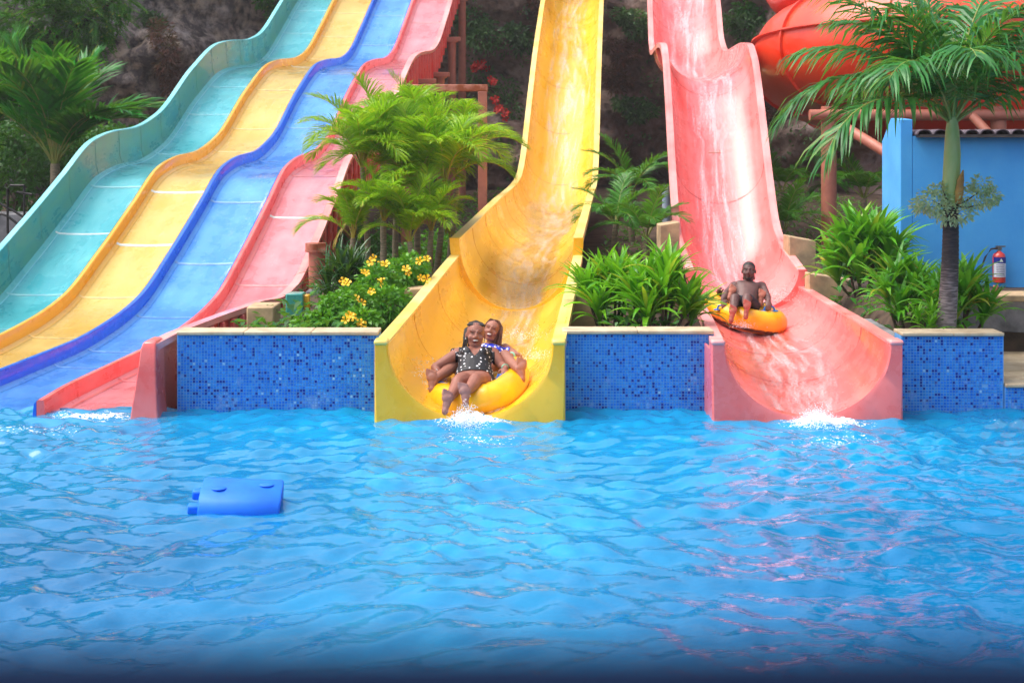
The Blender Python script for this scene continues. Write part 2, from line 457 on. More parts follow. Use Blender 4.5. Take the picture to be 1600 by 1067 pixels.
# ---- pool water: a real wavy surface
def watermat():
    m, n, l, b, out = newmat('pool_water')
    tc = N(n, 'ShaderNodeTexCoord')
    mp = N(n, 'ShaderNodeMapping'); mp.inputs['Scale'].default_value = (.35, .5, 1); l.new(tc.outputs['Object'], mp.inputs[0])
    nz = N(n, 'ShaderNodeTexNoise', i_Scale=1.0, i_Detail=3); l.new(mp.outputs[0], nz.inputs['Vector'])
    c = mixc(n, l, ramp(n, l, nz.outputs[0], [(.35, 0), (.68, 1)]), srgb(0, 90, 142), srgb(0, 112, 168))
    # water stays milky with air bubbles where the slides pour in
    at = N(n, 'ShaderNodeAttribute', attribute_name='aeration')
    nz2 = N(n, 'ShaderNodeTexNoise', i_Scale=2.2, i_Detail=5); l.new(tc.outputs['Object'], nz2.inputs['Vector'])
    mu = N(n, 'ShaderNodeMath', operation='MULTIPLY'); l.new(at.outputs['Fac'], mu.inputs[0]); l.new(ramp(n, l, nz2.outputs[0], [(.25, .35), (.7, 1)]), mu.inputs[1])
    c = mixc(n, l, mu.outputs[0], c, srgb(24, 150, 200))
    # froth
    at2 = N(n, 'ShaderNodeAttribute', attribute_name='froth')
    vz = N(n, 'ShaderNodeTexNoise', i_Scale=26, i_Detail=6, i_Roughness=.75); l.new(tc.outputs['Object'], vz.inputs['Vector'])
    ad = N(n, 'ShaderNodeMath', operation='ADD'); l.new(vz.outputs[0], ad.inputs[0]); l.new(at2.outputs['Fac'], ad.inputs[1])
    fo = ramp(n, l, ad.outputs[0], [(.98, 0), (1.2, .9)])
    c = mixc(n, l, fo, c, (.85, .9, .95))
    l.new(c, b.inputs['Base Color'])
    b.inputs['IOR'].default_value = 1.36; b.inputs['Specular IOR Level'].default_value = 1.0
    rr = N(n, 'ShaderNodeMapRange'); rr.inputs[3].default_value = .03; rr.inputs[4].default_value = .5
    l.new(fo, rr.inputs[0]); l.new(rr.outputs[0], b.inputs['Roughness'])
    mp3 = N(n, 'ShaderNodeMapping'); mp3.inputs['Scale'].default_value = (1, 1.4, 1); l.new(tc.outputs['Object'], mp3.inputs[0])
    r1 = N(n, 'ShaderNodeTexNoise', i_Scale=13, i_Detail=2, i_Roughness=.5, i_Distortion=.4); l.new(mp3.outputs[0], r1.inputs['Vector'])
    bp = N(n, 'ShaderNodeBump', i_Strength=.14, i_Distance=.03); l.new(r1.outputs[0], bp.inputs['Height']); l.new(bp.outputs[0], b.inputs['Normal'])
    return m

def build_water():
    xs = np.arange(-9.0, 9.01, .03)
    ys = [1.3]
    while ys[-1] < 14.05: ys.append(ys[-1] + (.03 if ys[-1] > 5 else .08))
    ys = np.array(ys)
    X, Y = np.meshgrid(xs, ys)
    Z = np.zeros_like(X)
    r = np.random.default_rng(3)
    wx = X + .25 * np.sin(Y * 1.3 + 1.1 * np.sin(X * .9)); wy = Y + .22 * np.sin(X * 1.7 + .6 * Y)
    chop = 1 + .5 * np.clip((Y - 10.5) / 3, 0, 1)
    for cx_, w_ in ((-.4, 1.3), (3.0, 1.5), (-5.2, 2.4)):
        chop = chop + .9 * np.exp(-((X - cx_) / w_) ** 2) * np.clip((Y - 6.5) / 5, 0, 1)   # churned by the slides
    for k in range(90):
        lam = .18 * (1.0 / .18) ** r.random() if k > 3 else r.uniform(1.2, 2.2)
        th = r.normal(0, .6) + math.pi / 2 * (1 if r.random() < .85 else 0)
        kk = 2 * math.pi / lam
        a = .0033 * min(lam, .55) ** .88
        ph = kk * (wx * math.cos(th) + wy * math.sin(th)) + r.random() * 6.28
        Z += a * (chop if lam < .35 else 1) * (np.sin(ph) + .25 * np.cos(2 * ph))
    aer = np.zeros_like(X); fro = np.zeros_like(X)
    for (cx, w, s) in ((-.35, 1.2, 1.0), (2.85, 1.4, .95), (-5.5, 2.4, .8)):
        d = np.hypot((X - cx) / w, (Y - 13.5) / 1.8)
        aer += s * np.exp(-(d * .55) ** 2)
    aer += .75 * np.exp(-((X + .2 - .25 * (Y - 9)) / 1.2) ** 2) * np.clip((Y - 5) / 4, 0, 1)
    for (cx, cy, w, h, s) in ((-.36, 13.35, .55, .3, .62), (2.9, 13.3, .6, .35, .62), (-4.0, 13.7, .7, .3, .55), (-6.2, 13.8, 1.6, .4, .55), (-.3, 12.6, 1.0, .7, .42), (2.9, 12.6, 1.0, .7, .42), (-4.6, 13.0, 2.2, .6, .42), (4.6, 13.4, 1.2, .5, .36)):
        fro = np.maximum(fro, s * np.exp(-(((X - cx) / w) ** 2 + ((Y - cy) / h) ** 2)))
    Z += .03 * fro * r.normal(0, 1, X.shape) * (fro > .5) * .5
    Z += .05 * np.exp(-(((X + .36) / .35) ** 2 + ((Y - 13.35) / .2) ** 2)) + .05 * np.exp(-(((X - 2.9) / .35) ** 2 + ((Y - 13.32) / .2) ** 2))
    for cx_ in (-.39, 2.78):
        Z = np.where((np.abs(X - cx_) < .8) & (Y > 13.47), -.05, Z)
    nx, ny = len(xs), len(ys)
    co_ = np.stack([X, Y, Z], -1).reshape(-1, 3)
    idx = np.arange(nx * ny).reshape(ny, nx)
    q = np.stack([idx[:-1, :-1], idx[:-1, 1:], idx[1:, 1:], idx[1:, :-1]], -1).reshape(-1, 4)
    me = bpy.data.meshes.new('pool_water')
    me.vertices.add(len(co_)); me.vertices.foreach_set('co', co_.astype(np.float32).ravel())
    me.loops.add(q.size); me.loops.foreach_set('vertex_index', q.ravel().astype(np.int32))
    me.polygons.add(len(q)); me.polygons.foreach_set('loop_start', np.arange(0, q.size, 4, dtype=np.int32))
    me.update(calc_edges=True)
    me.polygons.foreach_set('use_smooth', [True] * len(q))
    for nm, arr in (('aeration', np.clip(aer, 0, 1)), ('froth', fro)):
        a = me.attributes.new(nm, 'FLOAT', 'POINT'); a.data.foreach_set('value', arr.ravel().astype(np.float32))
    me.materials.append(watermat())
    o = link('pool_water', me)
    return tag(o, kind='structure')
build_water()

# ---- viewing deck on the near side with a dark rail, just under the lens
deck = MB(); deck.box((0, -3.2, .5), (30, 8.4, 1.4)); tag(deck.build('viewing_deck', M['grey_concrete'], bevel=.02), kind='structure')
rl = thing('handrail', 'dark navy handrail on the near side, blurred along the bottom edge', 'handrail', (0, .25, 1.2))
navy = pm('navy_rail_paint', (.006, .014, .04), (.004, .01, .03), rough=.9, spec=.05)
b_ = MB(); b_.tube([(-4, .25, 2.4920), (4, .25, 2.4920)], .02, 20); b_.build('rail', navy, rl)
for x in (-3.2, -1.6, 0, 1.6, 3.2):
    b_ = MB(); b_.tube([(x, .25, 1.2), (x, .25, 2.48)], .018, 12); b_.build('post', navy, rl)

# ---- rock cliff behind everything
def cliffmat():
    m, n, l, b, out = newmat('coral_rock')
    tc = N(n, 'ShaderNodeTexCoord')
    big = N(n, 'ShaderNodeTexNoise', i_Scale=.35, i_Detail=6, i_Roughness=.6); l.new(tc.outputs['Object'], big.inputs['Vector'])
    med = N(n, 'ShaderNodeTexNoise', i_Scale=2.6, i_Detail=8, i_Roughness=.7); l.new(tc.outputs['Object'], med.inputs['Vector'])
    vo = N(n, 'ShaderNodeTexVoronoi', i_Scale=3.7); vo.feature = 'F1'
    dm = N(n, 'ShaderNodeMixRGB'); dm.inputs[0].default_value = .3; l.new(tc.outputs['Object'], dm.inputs[1]); l.new(med.outputs[1], dm.inputs[2]); l.new(dm.outputs[0], vo.inputs['Vector'])
    c = mixc(n, l, ramp(n, l, big.outputs[0], [(.40, 0), (.6, 1)]), srgb(182, 174, 178), srgb(196, 172, 150))
    c = mixc(n, l, ramp(n, l, med.outputs[0], [(.42, 0), (.62, 1)]), srgb(96, 86, 86), c)
    c = mixc(n, l, ramp(n, l, med.outputs[0], [(.6, 0), (.75, .7)]), c, srgb(200, 182, 160))
    # browner rock right of the lane bank: damp, and shade put into the colour
    sx = N(n, 'ShaderNodeSeparateXYZ'); l.new(tc.outputs['Object'], sx.inputs[0])
    mr = N(n, 'ShaderNodeMapRange'); mr.inputs[1].default_value = -6; mr.inputs[2].default_value = -1.5; l.new(sx.outputs[0], mr.inputs[0])
    mu = N(n, 'ShaderNodeMath', operation='MULTIPLY'); l.new(mr.outputs[0], mu.inputs[0]); mu.inputs[1].default_value = .6
    c = mixc(n, l, mu.outputs[0], c, srgb(150, 124, 110))
    pit = ramp(n, l, vo.outputs['Distance'], [(.05, 0), (.4, 1)])
    c = mixc(n, l, ramp(n, l, pit, [(0, .45), (1, 1)]), tuple(x * .5 for x in srgb(60, 50, 48)), c)
    l.new(c, b.inputs['Base Color']); b.inputs['Roughness'].default_value = .95; b.inputs['Specular IOR Level'].default_value = .2
    hs = N(n, 'ShaderNodeMath', operation='ADD'); l.new(med.outputs[0], hs.inputs[0]); l.new(pit, hs.inputs[1])
    bp = N(n, 'ShaderNodeBump', i_Strength=.8, i_Distance=.12); l.new(hs.outputs[0], bp.inputs['Height']); l.new(bp.outputs[0], b.inputs['Normal'])
    return m
M['rock'] = cliffmat()

def cliff_y(x, z):
    v = Vector((x * .22, z * .3, 1.7))
    y = 45.5 - z * .12 + 2.2 * mnoise.fractal(v, .9, 2.1, 4) + .55 * mnoise.fractal(Vector((x * 1.1, z * 1.3, 4)), .8, 2.1, 5)
    if x > 2: y -= min((x - 2) * .35, 3.5)
    if x < -9: y -= min((-9 - x) * .6, 8)
    return y

def build_cliff():
    xs = np.arange(-34, 34.1, .28); zs = np.arange(-.6, 11.6, .2)
    verts = [(x, cliff_y(x, z), z * (1 + .07 * mnoise.noise(Vector((x * .35, 0, 9))) * max(0, z) / 8)) for z in zs for x in xs]
    nx = len(xs)
    faces = [(j*nx+i, j*nx+i+1, (j+1)*nx+i+1, (j+1)*nx+i) for j in range(len(zs)-1) for i in range(nx-1)]
    # top runs back level
    base = (len(zs) - 1) * nx
    o = len(verts)
    verts += [(x, 110, 12.0) for x in xs]
    faces += [(base+i, base+i+1, o+i+1, o+i) for i in range(nx-1)]
    mb = MB(); mb.add(verts, faces)
    return tag(mb.build('rock_cliff', M['rock'], angle=None), kind='structure')
build_cliff()

# ---------------------------------------------------------------- pool wall with mosaic
def mosaicmat():
    m, n, l, b, out = newmat('glass_mosaic')
    at = N(n, 'ShaderNodeAttribute', attribute_name='tile_colour')
    tc = N(n, 'ShaderNodeTexCoord'); sx = N(n, 'ShaderNodeSeparateXYZ'); l.new(tc.outputs['Object'], sx.inputs[0])
    nz = N(n, 'ShaderNodeTexNoise', i_Scale=5, i_Detail=7, i_Roughness=.7); l.new(tc.outputs['Object'], nz.inputs['Vector'])
    mr = N(n, 'ShaderNodeMapRange'); mr.inputs[1].default_value = .55; mr.inputs[2].default_value = .05; mr.inputs[3].default_value = 0; mr.inputs[4].default_value = .14; l.new(sx.outputs[2], mr.inputs[0])
    ad = N(n, 'ShaderNodeMath', operation='ADD'); l.new(nz.outputs[0], ad.inputs[0]); l.new(mr.outputs[0], ad.inputs[1])
    lime = ramp(n, l, ad.outputs[0], [(.66, 0), (.80, .5)])      # lime scale above the waterline
    l.new(mixc(n, l, lime, at.outputs['Color'], srgb(190, 215, 235)), b.inputs['Base Color'])
    rg = N(n, 'ShaderNodeMapRange'); rg.inputs[3].default_value = .16; rg.inputs[4].default_value = .9; l.new(lime, rg.inputs[0]); l.new(rg.outputs[0], b.inputs['Roughness'])
    return m
M['mosaic'] = mosaicmat()
TP = .029
def mosaic(x0, x1, z0, z1, yf, parent):
    verts = []; faces = []; cols = []
    pal = [srgb(56, 148, 230), srgb(20, 112, 216), srgb(38, 130, 226), srgb(8, 32, 145), srgb(150, 200, 240)]
    nx = int((x1 - x0) / TP); nz = int((z1 - z0) / TP)
    g = .0065; d = .004
    for j in range(nz):
        for i in range(nx):
            if random.random() < .004: continue
            xa = x0 + i * TP + g/2; xb = xa + TP - g; za = z1 - (j + 1) * TP + g/2; zb = za + TP - g
            yy = yf - d - random.random() * .001
            o = len(verts)
            ti = (random.random() - .5) * .0012
            verts += [(xa, yf, za), (xb, yf, za), (xb, yf, zb), (xa, yf, zb), (xa+.001, yy+ti, za+.001), (xb-.001, yy-ti, za+.001), (xb-.001, yy-ti, zb-.001), (xa+.001, yy+ti, zb-.001)]
            faces += [(o+4,o+5,o+6,o+7), (o,o+1,o+5,o+4), (o+1,o+2,o+6,o+5), (o+2,o+3,o+7,o+6), (o+3,o,o+4,o+7)]
            q = random.random()
            c = pal[0] if q < .30 else pal[1] if q < .52 else pal[2] if q < .88 else pal[3] if q < .99 else pal[4]
            k = .9 + .2 * random.random()
            cols += [(c[0]*k, c[1]*k, c[2]*k, 1)] * 5
    mb = MB(); mb.add(verts, faces)
    o = mb.build('mosaic_tiles', M['mosaic'], parent, smooth=False)
    a = o.data.attributes.new('tile_colour', 'FLOAT_COLOR', 'FACE')
    a.data.foreach_set('color', np.array(cols, dtype=np.float32).ravel())
    o['kind'] = 'stuff'
    return o

def pool_wall(x0, x1, ztop, label):
    t = thing('pool_wall', label, 'wall', ((x0+x1)/2, 14.05, 0), 'mosaic walls round the slide ends')
    b = MB(); b.box(((x0+x1)/2, 14.12, (ztop-.035-.7)/2), (x1-x0, .24, ztop-.035+.7)); b.build('wall_body', M['white_skin_tile'], t)
    mosaic(x0 + .006, x1 - .004, -.25, ztop - .042, 13.998, t)
    n = max(1, round((x1 - x0) / .62)); w = (x1 - x0) / n
    for k in range(n):
        c = MB(); c.box((x0 + w*(k+.5), 14.13, ztop - .0175), (w - .004, .33, .035)); c.build('coping_slab', M['coping'], t, bevel=.008)
    return t
pool_wall(-3.27, -1.30, .765, 'blue mosaic pool wall between lane slide and yellow slide')
pool_wall(.49, 1.97, .775, 'blue mosaic pool wall between yellow slide and pink-red slide')
pool_wall(3.80, 4.80, .755, 'blue mosaic pool wall below the tall palm at right')
pool_wall(4.81, 8.0, .255, 'lowest blue mosaic pool wall at the right edge')
# deck behind the low wall, concrete trough, its ledge
dk = MB(); dk.box((6.9, 15.2, .165), (4.16, 1.9, .19)); tag(dk.build('pool_deck', M['coping'], bevel=.01), kind='structure')
t = thing('concrete_trough', 'grey stained concrete trough wall below the blue building', 'wall', (6.6, 16.3, .1))
b_ = MB(); b_.box((6.75, 16.35, .47), (3.9, .3, .72)); b_.build('trough_wall', M['grey_concrete'], t, bevel=.012)
b_ = MB(); b_.box((6.75, 16.27, .865), (4.0, .5, .07)); b_.build('ledge', M['concrete'], t, bevel=.012)
b_ = MB(); b_.box((6.75, 16.19, .30), (3.9, .014, .05)); b_.build('blue_stripe', M['blue_paint'], t)
pp = thing('pipe_stub', 'short rusty pipe stub on the ledge by the extinguisher', 'pipe', P(1556, 460, 16.3))
q = P(1556, 461, 16.3); b_ = MB(); b_.tube([(q.x, q.y, .9), (q.x, q.y, .97)], .022, 10); b_.tube([(q.x, q.y, .965), (q.x, q.y, .985)], .03, 10); b_.build('stub', M['rust'], pp)
# ---------------------------------------------------------------- four-lane wave slide
YS = list(np.arange(13.7, 42.51, .2))
def sweep(prof, ys, name, mat, parent, closed=True, caps=True, ucoord=None, angle=40):
    rings = []; vc = []; run = 0; last = None
    for Y in ys:
        pts = [Vector((x, Y, z)) for x, z in prof(Y)]
        if last is not None: run += (pts[0] - last).length
        last = pts[0]; vc.append(run)
        rings.append(pts)
    n = len(rings[0])
    uc = ucoord or [k / (n - 1) for k in range(n)]
    mb = MB(); mb.loft(rings, closed, caps, 0, vc, uc)
    return mb.build(name, mat, parent, angle=angle)

FLOORP = [(.06, .055), (.10, .03), (.15, .004), (.3, -.004), (.53, -.008), (.76, -.004), (.93, .004), (1.0, .03), (1.07, .06)]
bank = thing('lane_slide', 'wavy four-lane water slide in teal, yellow, blue and pink-red', 'water slide', (-4.5, 14, 0))
for cn_, a_ in (('teal', (120, 205, 212)), ('yellow', (246, 216, 140)), ('blue', (130, 185, 240)), ('red', (248, 165, 165))): M[cn_ + '_joint'] = pm(cn_ + '_joint', srgb(*a_), rough=.35)
lane_names = ('teal', 'yellow', 'blue', 'red')
lane_label = ('teal lane with a tall side wall', 'yellow lane', 'blue lane', 'pink-red lane with end post')
for i, cn in enumerate(lane_names):
    def fl(Y, i=i):
        x0, z0 = lane_x(i, Y), lane_z(Y)
        top = [(x0 + a, z0 + c) for a, c in FLOORP]
        return top + [(x0 + a, z0 + c - .045) for a, c in reversed(FLOORP)]
    lane = sweep(fl, YS, 'lane', M[cn + '_floor'], bank, angle=60)
    lane['label'] = lane_label[i]
    if i > 0:
        def dv(Y, i=i):
            x0, z0 = lane_x(i, Y), lane_z(Y)
            return [(x0 + a, z0 + c) for a, c in ((0, -.06), (0, .195), (.012, .208), (.058, .208), (.07, .195), (.082, .0), (.082, -.06))]
        sweep(dv, [y for y in YS if y < 13.95] + [y for y in YS if y >= 13.95], 'divider', M[cn], lane)
    if i < 3:
        def fk(Y, i=i):
            x0, z0 = lane_x(i, Y) + LW, lane_z(Y)
            return [(x0 - .045, z0 + .01), (x0 - .026, z0 + .17), (x0 - .004, z0 + .196), (x0 - .004, z0 - .05), (x0 - .045, z0 - .05)]
        sweep(fk, YS, 'flank', M[cn], lane)
    # water running down the lane
    def wf(Y, i=i):
        x0, z0 = lane_x(i, Y), lane_z(Y)
        return [(x0 + .125 + .905 * k / 8, z0 + .012 + (.03 * max(0, k / 8 - .85) / .15) + .004 * math.sin(Y * 5.3 - 9 * (k / 8 - .5) ** 2 + i)) for k in range(9)]
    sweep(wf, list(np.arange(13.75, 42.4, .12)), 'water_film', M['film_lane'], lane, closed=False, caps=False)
    # pale joints between the moulded lengths
    for k, y0 in enumerate(np.arange(15.4 + .45 * ((i * 7) % 4), 42, 1.62)):
        y0 += random.uniform(-.35, .35)
        rr = []
        jw = random.choice((.008, .010, .016))
        for yy, dz in ((y0 - jw - .005, .002), (y0 - jw, .017), (y0 + jw, .017), (y0 + jw + .005, .002)):
            rr.append([Vector((lane_x(i, yy) + a, yy, lane_z(yy) + c + dz)) for a, c in FLOORP[1:-1]])
        s_ = MB(); s_.loft(rr, False); s_.build('joint', M['seam'] if random.random() < .15 else M[cn + '_joint'], lane, angle=60)
    # long welds where floor meets flank
    for xa in (.135, .945):
        def wl_(Y, i=i, xa=xa):
            x0, z0 = lane_x(i, Y), lane_z(Y)
            return [(x0 + xa - .014, z0 + .008), (x0 + xa, z0 + .022), (x0 + xa + .014, z0 + .008)]
        sweep(wl_, YS, 'weld', M[cn + '_floor'] if i != 0 else M['teal_rim'], lane, closed=False, caps=False)
    if i == 0:
        def tw(Y):
            x0, z0 = lane_x(0, Y), lane_z(Y)
            hh = .62 if Y > 15 else .62
            return [(x0 + .07, z0 + .02), (x0 + .02, z0 + .2), (x0, z0 + hh), (x0 - .035, z0 + hh), (x0 - .02, z0 + .2), (x0 + .03, z0 - .06)]
        sw = sweep(tw, YS, 'side_wall', M['teal'], lane)
        def tr_(Y):
            x0, z0 = lane_x(0, Y), lane_z(Y) + .622
            return [(x0 + .012, z0 - .004), (x0 + .012, z0 + .014), (x0 - .075, z0 + .014), (x0 - .075, z0 - .03), (x0 - .06, z0 - .03), (x0 - .06, z0 - .002)]
        sweep(tr_, YS, 'rim', M['teal_rim'], lane)
        for y0 in np.arange(14.8, 42, 1.12):
            rr = []
            for yy, d in ((y0 - .012, .001), (y0, .007), (y0 + .012, .001)):
                x0, z0 = lane_x(0, yy), lane_z(yy)
                rr.append([Vector((x0 + a + d, yy, z0 + c)) for a, c in ((.07, .02), (.045, .11), (.02, .2), (.011, .4), (.001, .61))])
            s_ = MB(); s_.loft(rr, False); s_.build('wall_joint', M['teal'], lane)
    if i == 3:
        hw = pchip([13.7, 17.5, 19.2, 20.2, 22, 24, 43], [.72, .60, .36, .30, .30, .36, .36])
        def rw(Y):
            x0, z0 = lane_right(Y), lane_z(Y)
            h = hw(Y)
            return [(x0 - .07, z0 + .02), (x0 - .03, z0 + h * .6), (x0 - .012, z0 + h), (x0 + .03, z0 + h), (x0 + .045, z0 + h - .25), (x0 + .05, z0 - .28), (x0 + .01, z0 - .3), (x0 - .03, z0 - .06)]
        sweep(rw, YS, 'side_wall', M['red'], lane)
        def rr_(Y):
            x0, z0 = lane_right(Y), lane_z(Y) + hw(Y) + .003
            return [(x0 - .025, z0), (x0 - .025, z0 + .016), (x0 + .09, z0 + .016), (x0 + .09, z0 - .05), (x0 + .075, z0 - .05), (x0 + .075, z0)]
        sweep(rr_, YS, 'rim', M['red_rim'], lane)
        # swelling end post at the pool
        ep = MB()
        rings = []
        for z, w0, w1, yf in ((-.2, -.16, .15, 13.60), (.1, -.12, .12, 13.62), (.45, -.07, .10, 13.65), (.64, -.05, .095, 13.67), (.70, -.03, .085, 13.70), (.715, -.0, .06, 13.75)):
            x0 = lane_right(13.7)
            rings.append([Vector((x0 + w0, yf, z)), Vector((x0 + w1, yf, z)), Vector((x0 + w1, 13.99, z)), Vector((x0 + w0 * .6, 13.99, z))])
        ep.loft(rings, True, True); ep.build('end_post', M['red'], lane, bevel=.02)
        for y0 in np.arange(15.6, 42, .42):
            x0, z0 = lane_right(y0), lane_z(y0)
            s_ = MB(); s_.box((x0 + .075, y0, z0 + hw(y0) - .36), (.06, .07, .60)); s_.build('rib', M['red'], lane, bevel=.012)

# steel under the lane bank
def column(px, Y, top, parent, r=.105, ztop=None, mat='steel'):
    q = P(px, 300, Y)
    zt = ztop if ztop is not None else P(px, top, Y).z
    zb = ground_h(q.x, q.y) - .15
    c = MB(); c.tube([(q.x, q.y, zb), (q.x, q.y, zt)], r, 20); o = c.build('support_column', M[mat], parent)
    p_ = MB(); p_.tube([(q.x, q.y, zt - .03), (q.x, q.y, zt)], r + .05, 20); p_.build('column_cap', M[mat], o)
    return o, zt
for px, Y, ex in ((512, 22.0, -.4), (543, 24.0, -.4), (634, 29.0, -.3), (666, 31.5, -.3), (688, 34.0, -.3), (706, 36.6, -.3), (722, 39.5, -.3)):
    zt = lane_z(Y) + ex
    o, _ = column(px, Y, 0, bank, ztop=zt)
    q = P(px, 300, Y)
    b_ = MB(); b_.beam((q.x + .22, Y, zt + .055), (q.x - 4.3, Y, zt + .055), .11, .11); b_.build('cross_beam', M['steel'], o, bevel=.01)
    b_ = MB(); b_.tube([(q.x - 3.9, Y, ground_h(q.x - 3.9, Y) - .2), (q.x - 3.9, Y, zt)], .1, 14); b_.build('inner_column', M['steel'], o)
# bolted clamp on the nearest column
column(494, 20.0, 0, bank, ztop=1.12)
q = P(494, 388, 20.0); b_ = MB(); b_.tube([(q.x, q.y, q.z - .05), (q.x, q.y, q.z + .07)], .15, 16); b_.box((q.x + .1, q.y - .1, q.z + .02), (.1, .1, .12)); b_.build('clamp', M['rust'], bank)

# ---------------------------------------------------------------- half-pipe slides
RIN, WOUT = .775, .895
def halfpipe(name, label, cx, floor, sections, mat, rim, ptrue, seam_mat):
    t = thing(name, label, 'water slide', (cx(13.5), 13.5, -.3))
    n = 26
    for si, (y0, y1, rz, loc) in enumerate(sections):
        ys = list(np.arange(y0, y1 - .05, .16)) + [y1]
        def pr(Y):
            c, zr, zf = cx(Y), rz(Y), floor(Y)
            d = zr - zf
            inn = [(c + RIN * math.cos(math.pi - math.pi * k / n), zr - d * math.sin(math.pi * k / n)) for k in range(n + 1)]
            out = [(c + (RIN + .035) * math.cos(math.pi * k / n), zr - .004 - (d + .035) * math.sin(math.pi * k / n)) for k in range(n + 1)]
            return inn + out
        uc = [k / n for k in range(n + 1)] + [1 - k / n for k in range(n + 1)]
        ch = sweep(pr, ys, 'channel', mat, t, ucoord=uc, angle=50)
        for sgn in (-1, 1):
            def rp(Y, sgn=sgn):
                c, z0 = cx(Y), rz(Y) + .003
                q = [(c + sgn * (RIN - .006), z0 - .012), (c + sgn * (RIN - .006), z0 + .014), (c + sgn * WOUT, z0 + .014), (c + sgn * WOUT, z0 - .085), (c + sgn * (WOUT - .02), z0 - .085), (c + sgn * (WOUT - .02), z0 - .012)]
                return q if sgn > 0 else q[::-1]
            sweep(rp, ys, 'rim', rim, ch)
        # joint flanges across the pipe
        for y in np.arange(y0 + 1.7, y1 - .3, 1.95):
            rr = []
            for yy, dz in ((y - .012, 0), (y, .006), (y + .012, 0)):
                c, zr, zf = cx(yy), rz(yy), floor(yy); d = zr - zf
                rr.append([Vector((c + (RIN - .002 - dz) * math.cos(math.pi - math.pi * k / n), yy, zr - .02 - (d - .022 - dz) * math.sin(math.pi * k / n))) for k in range(n + 1)])
            s_ = MB(); s_.loft(rr, False); s_.build('joint', seam_mat, ch)
        # thick lip where an upper length hands over to a lower one
        if si > 0:
            y = y0
            rr = []
            c, zr, zf = cx(y), rz(y), floor(y); d = zr - zf
            for yy in (y - .05, y + .03):
                ring = []
                for k in range(n + 1):
                    a = math.pi - math.pi * k / n
                    ring.append(Vector((c + (RIN + .001) * math.cos(a), yy, zr + .02 - (d + .012) * math.sin(a))))
                for k in range(n + 1):
                    a = math.pi * k / n
                    ring.append(Vector((c + (WOUT + .01) * math.cos(a), yy, zr + .02 - (d + .14) * math.sin(a))))
                rr.append(ring)
            s_ = MB(); s_.loft(rr, True, True); s_.build('lip_flange', mat, ch)
        # water in the channel
        def wp(Y):
            c, zr, zf = cx(Y), rz(Y), floor(Y); d = zr - zf
            w = .36 + .07 * math.sin(Y * .9) + (.12 if Y > 26 else 0)
            o_ = .10 * math.sin(Y * .7 + loc)
            res = []
            for k in range(13):
                a = math.pi * (.5 + (k / 12 - .5) * w + o_ * .3)
                res.append((c - RIN * .982 * math.cos(a), zr - (d - .014) * math.sin(a) + .004 * math.sin(Y * 6 + 7 * abs(k / 12 - .5))))
            return res
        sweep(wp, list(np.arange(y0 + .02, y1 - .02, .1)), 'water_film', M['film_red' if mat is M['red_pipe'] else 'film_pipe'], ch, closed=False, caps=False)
    # front plate round the mouth
    y = 13.5; c, zr, zf = cx(y), sections[0][2](y), floor(y); d = zr - zf
    angs = [math.pi * k / 40 for k in range(41)]
    ca = math.atan2(-(zf - .35 - zr), WOUT)
    angs = sorted(angs + [ca, math.pi - ca])
    inner = [(c + (RIN - .003) * math.cos(a), zr - (d - .003) * math.sin(a)) for a in angs]
    outer = []
    for a in angs:
        dx, dz = math.cos(a), math.sin(a)
        s1 = WOUT / abs(dx) if abs(dx) > 1e-6 else 1e9; s2 = (zr - zf + .35) / dz if dz > 1e-6 else 1e9
        s_ = min(s1, s2)
        outer.append((c + dx * s_ * 1.0, zr - dz * s_))
    fp = MB()
    ring = []
    for k in range(len(angs)):
        (xi, zi), (xo, zo) = inner[k], outer[k]
        rd = .012
        ring.append([Vector((xi, y - .055, zi)), Vector((xi + (xo - xi) * .1, y - .07, zi + (zo - zi) * .1)), Vector((xi + (xo - xi) * .93, y - .07, zi + (zo - zi) * .93)), Vector((xo, y - .05, zo)), Vector((xo, y + .1, zo)), Vector((xi, y + .1, zi - .01))])
    fp.loft(ring, True, True)
    e = fp.build('end_plate', mat, t, angle=30)
    for sgn in (-1, 1):
        cp = MB(); cp.box((c + sgn * (RIN + WOUT) / 2, y + .02, zr + .012), (WOUT - RIN + .012, .2, .05)); cp.build('corner_cap', rim, e, bevel=.02)
        sk = MB(); sk.box((c + sgn * (WOUT - .012), y + .36, (zr + zf - .4) / 2 - .02), (.02, .5, zr - zf + .3)); sk.build('side_skirt', mat, e)
    return t

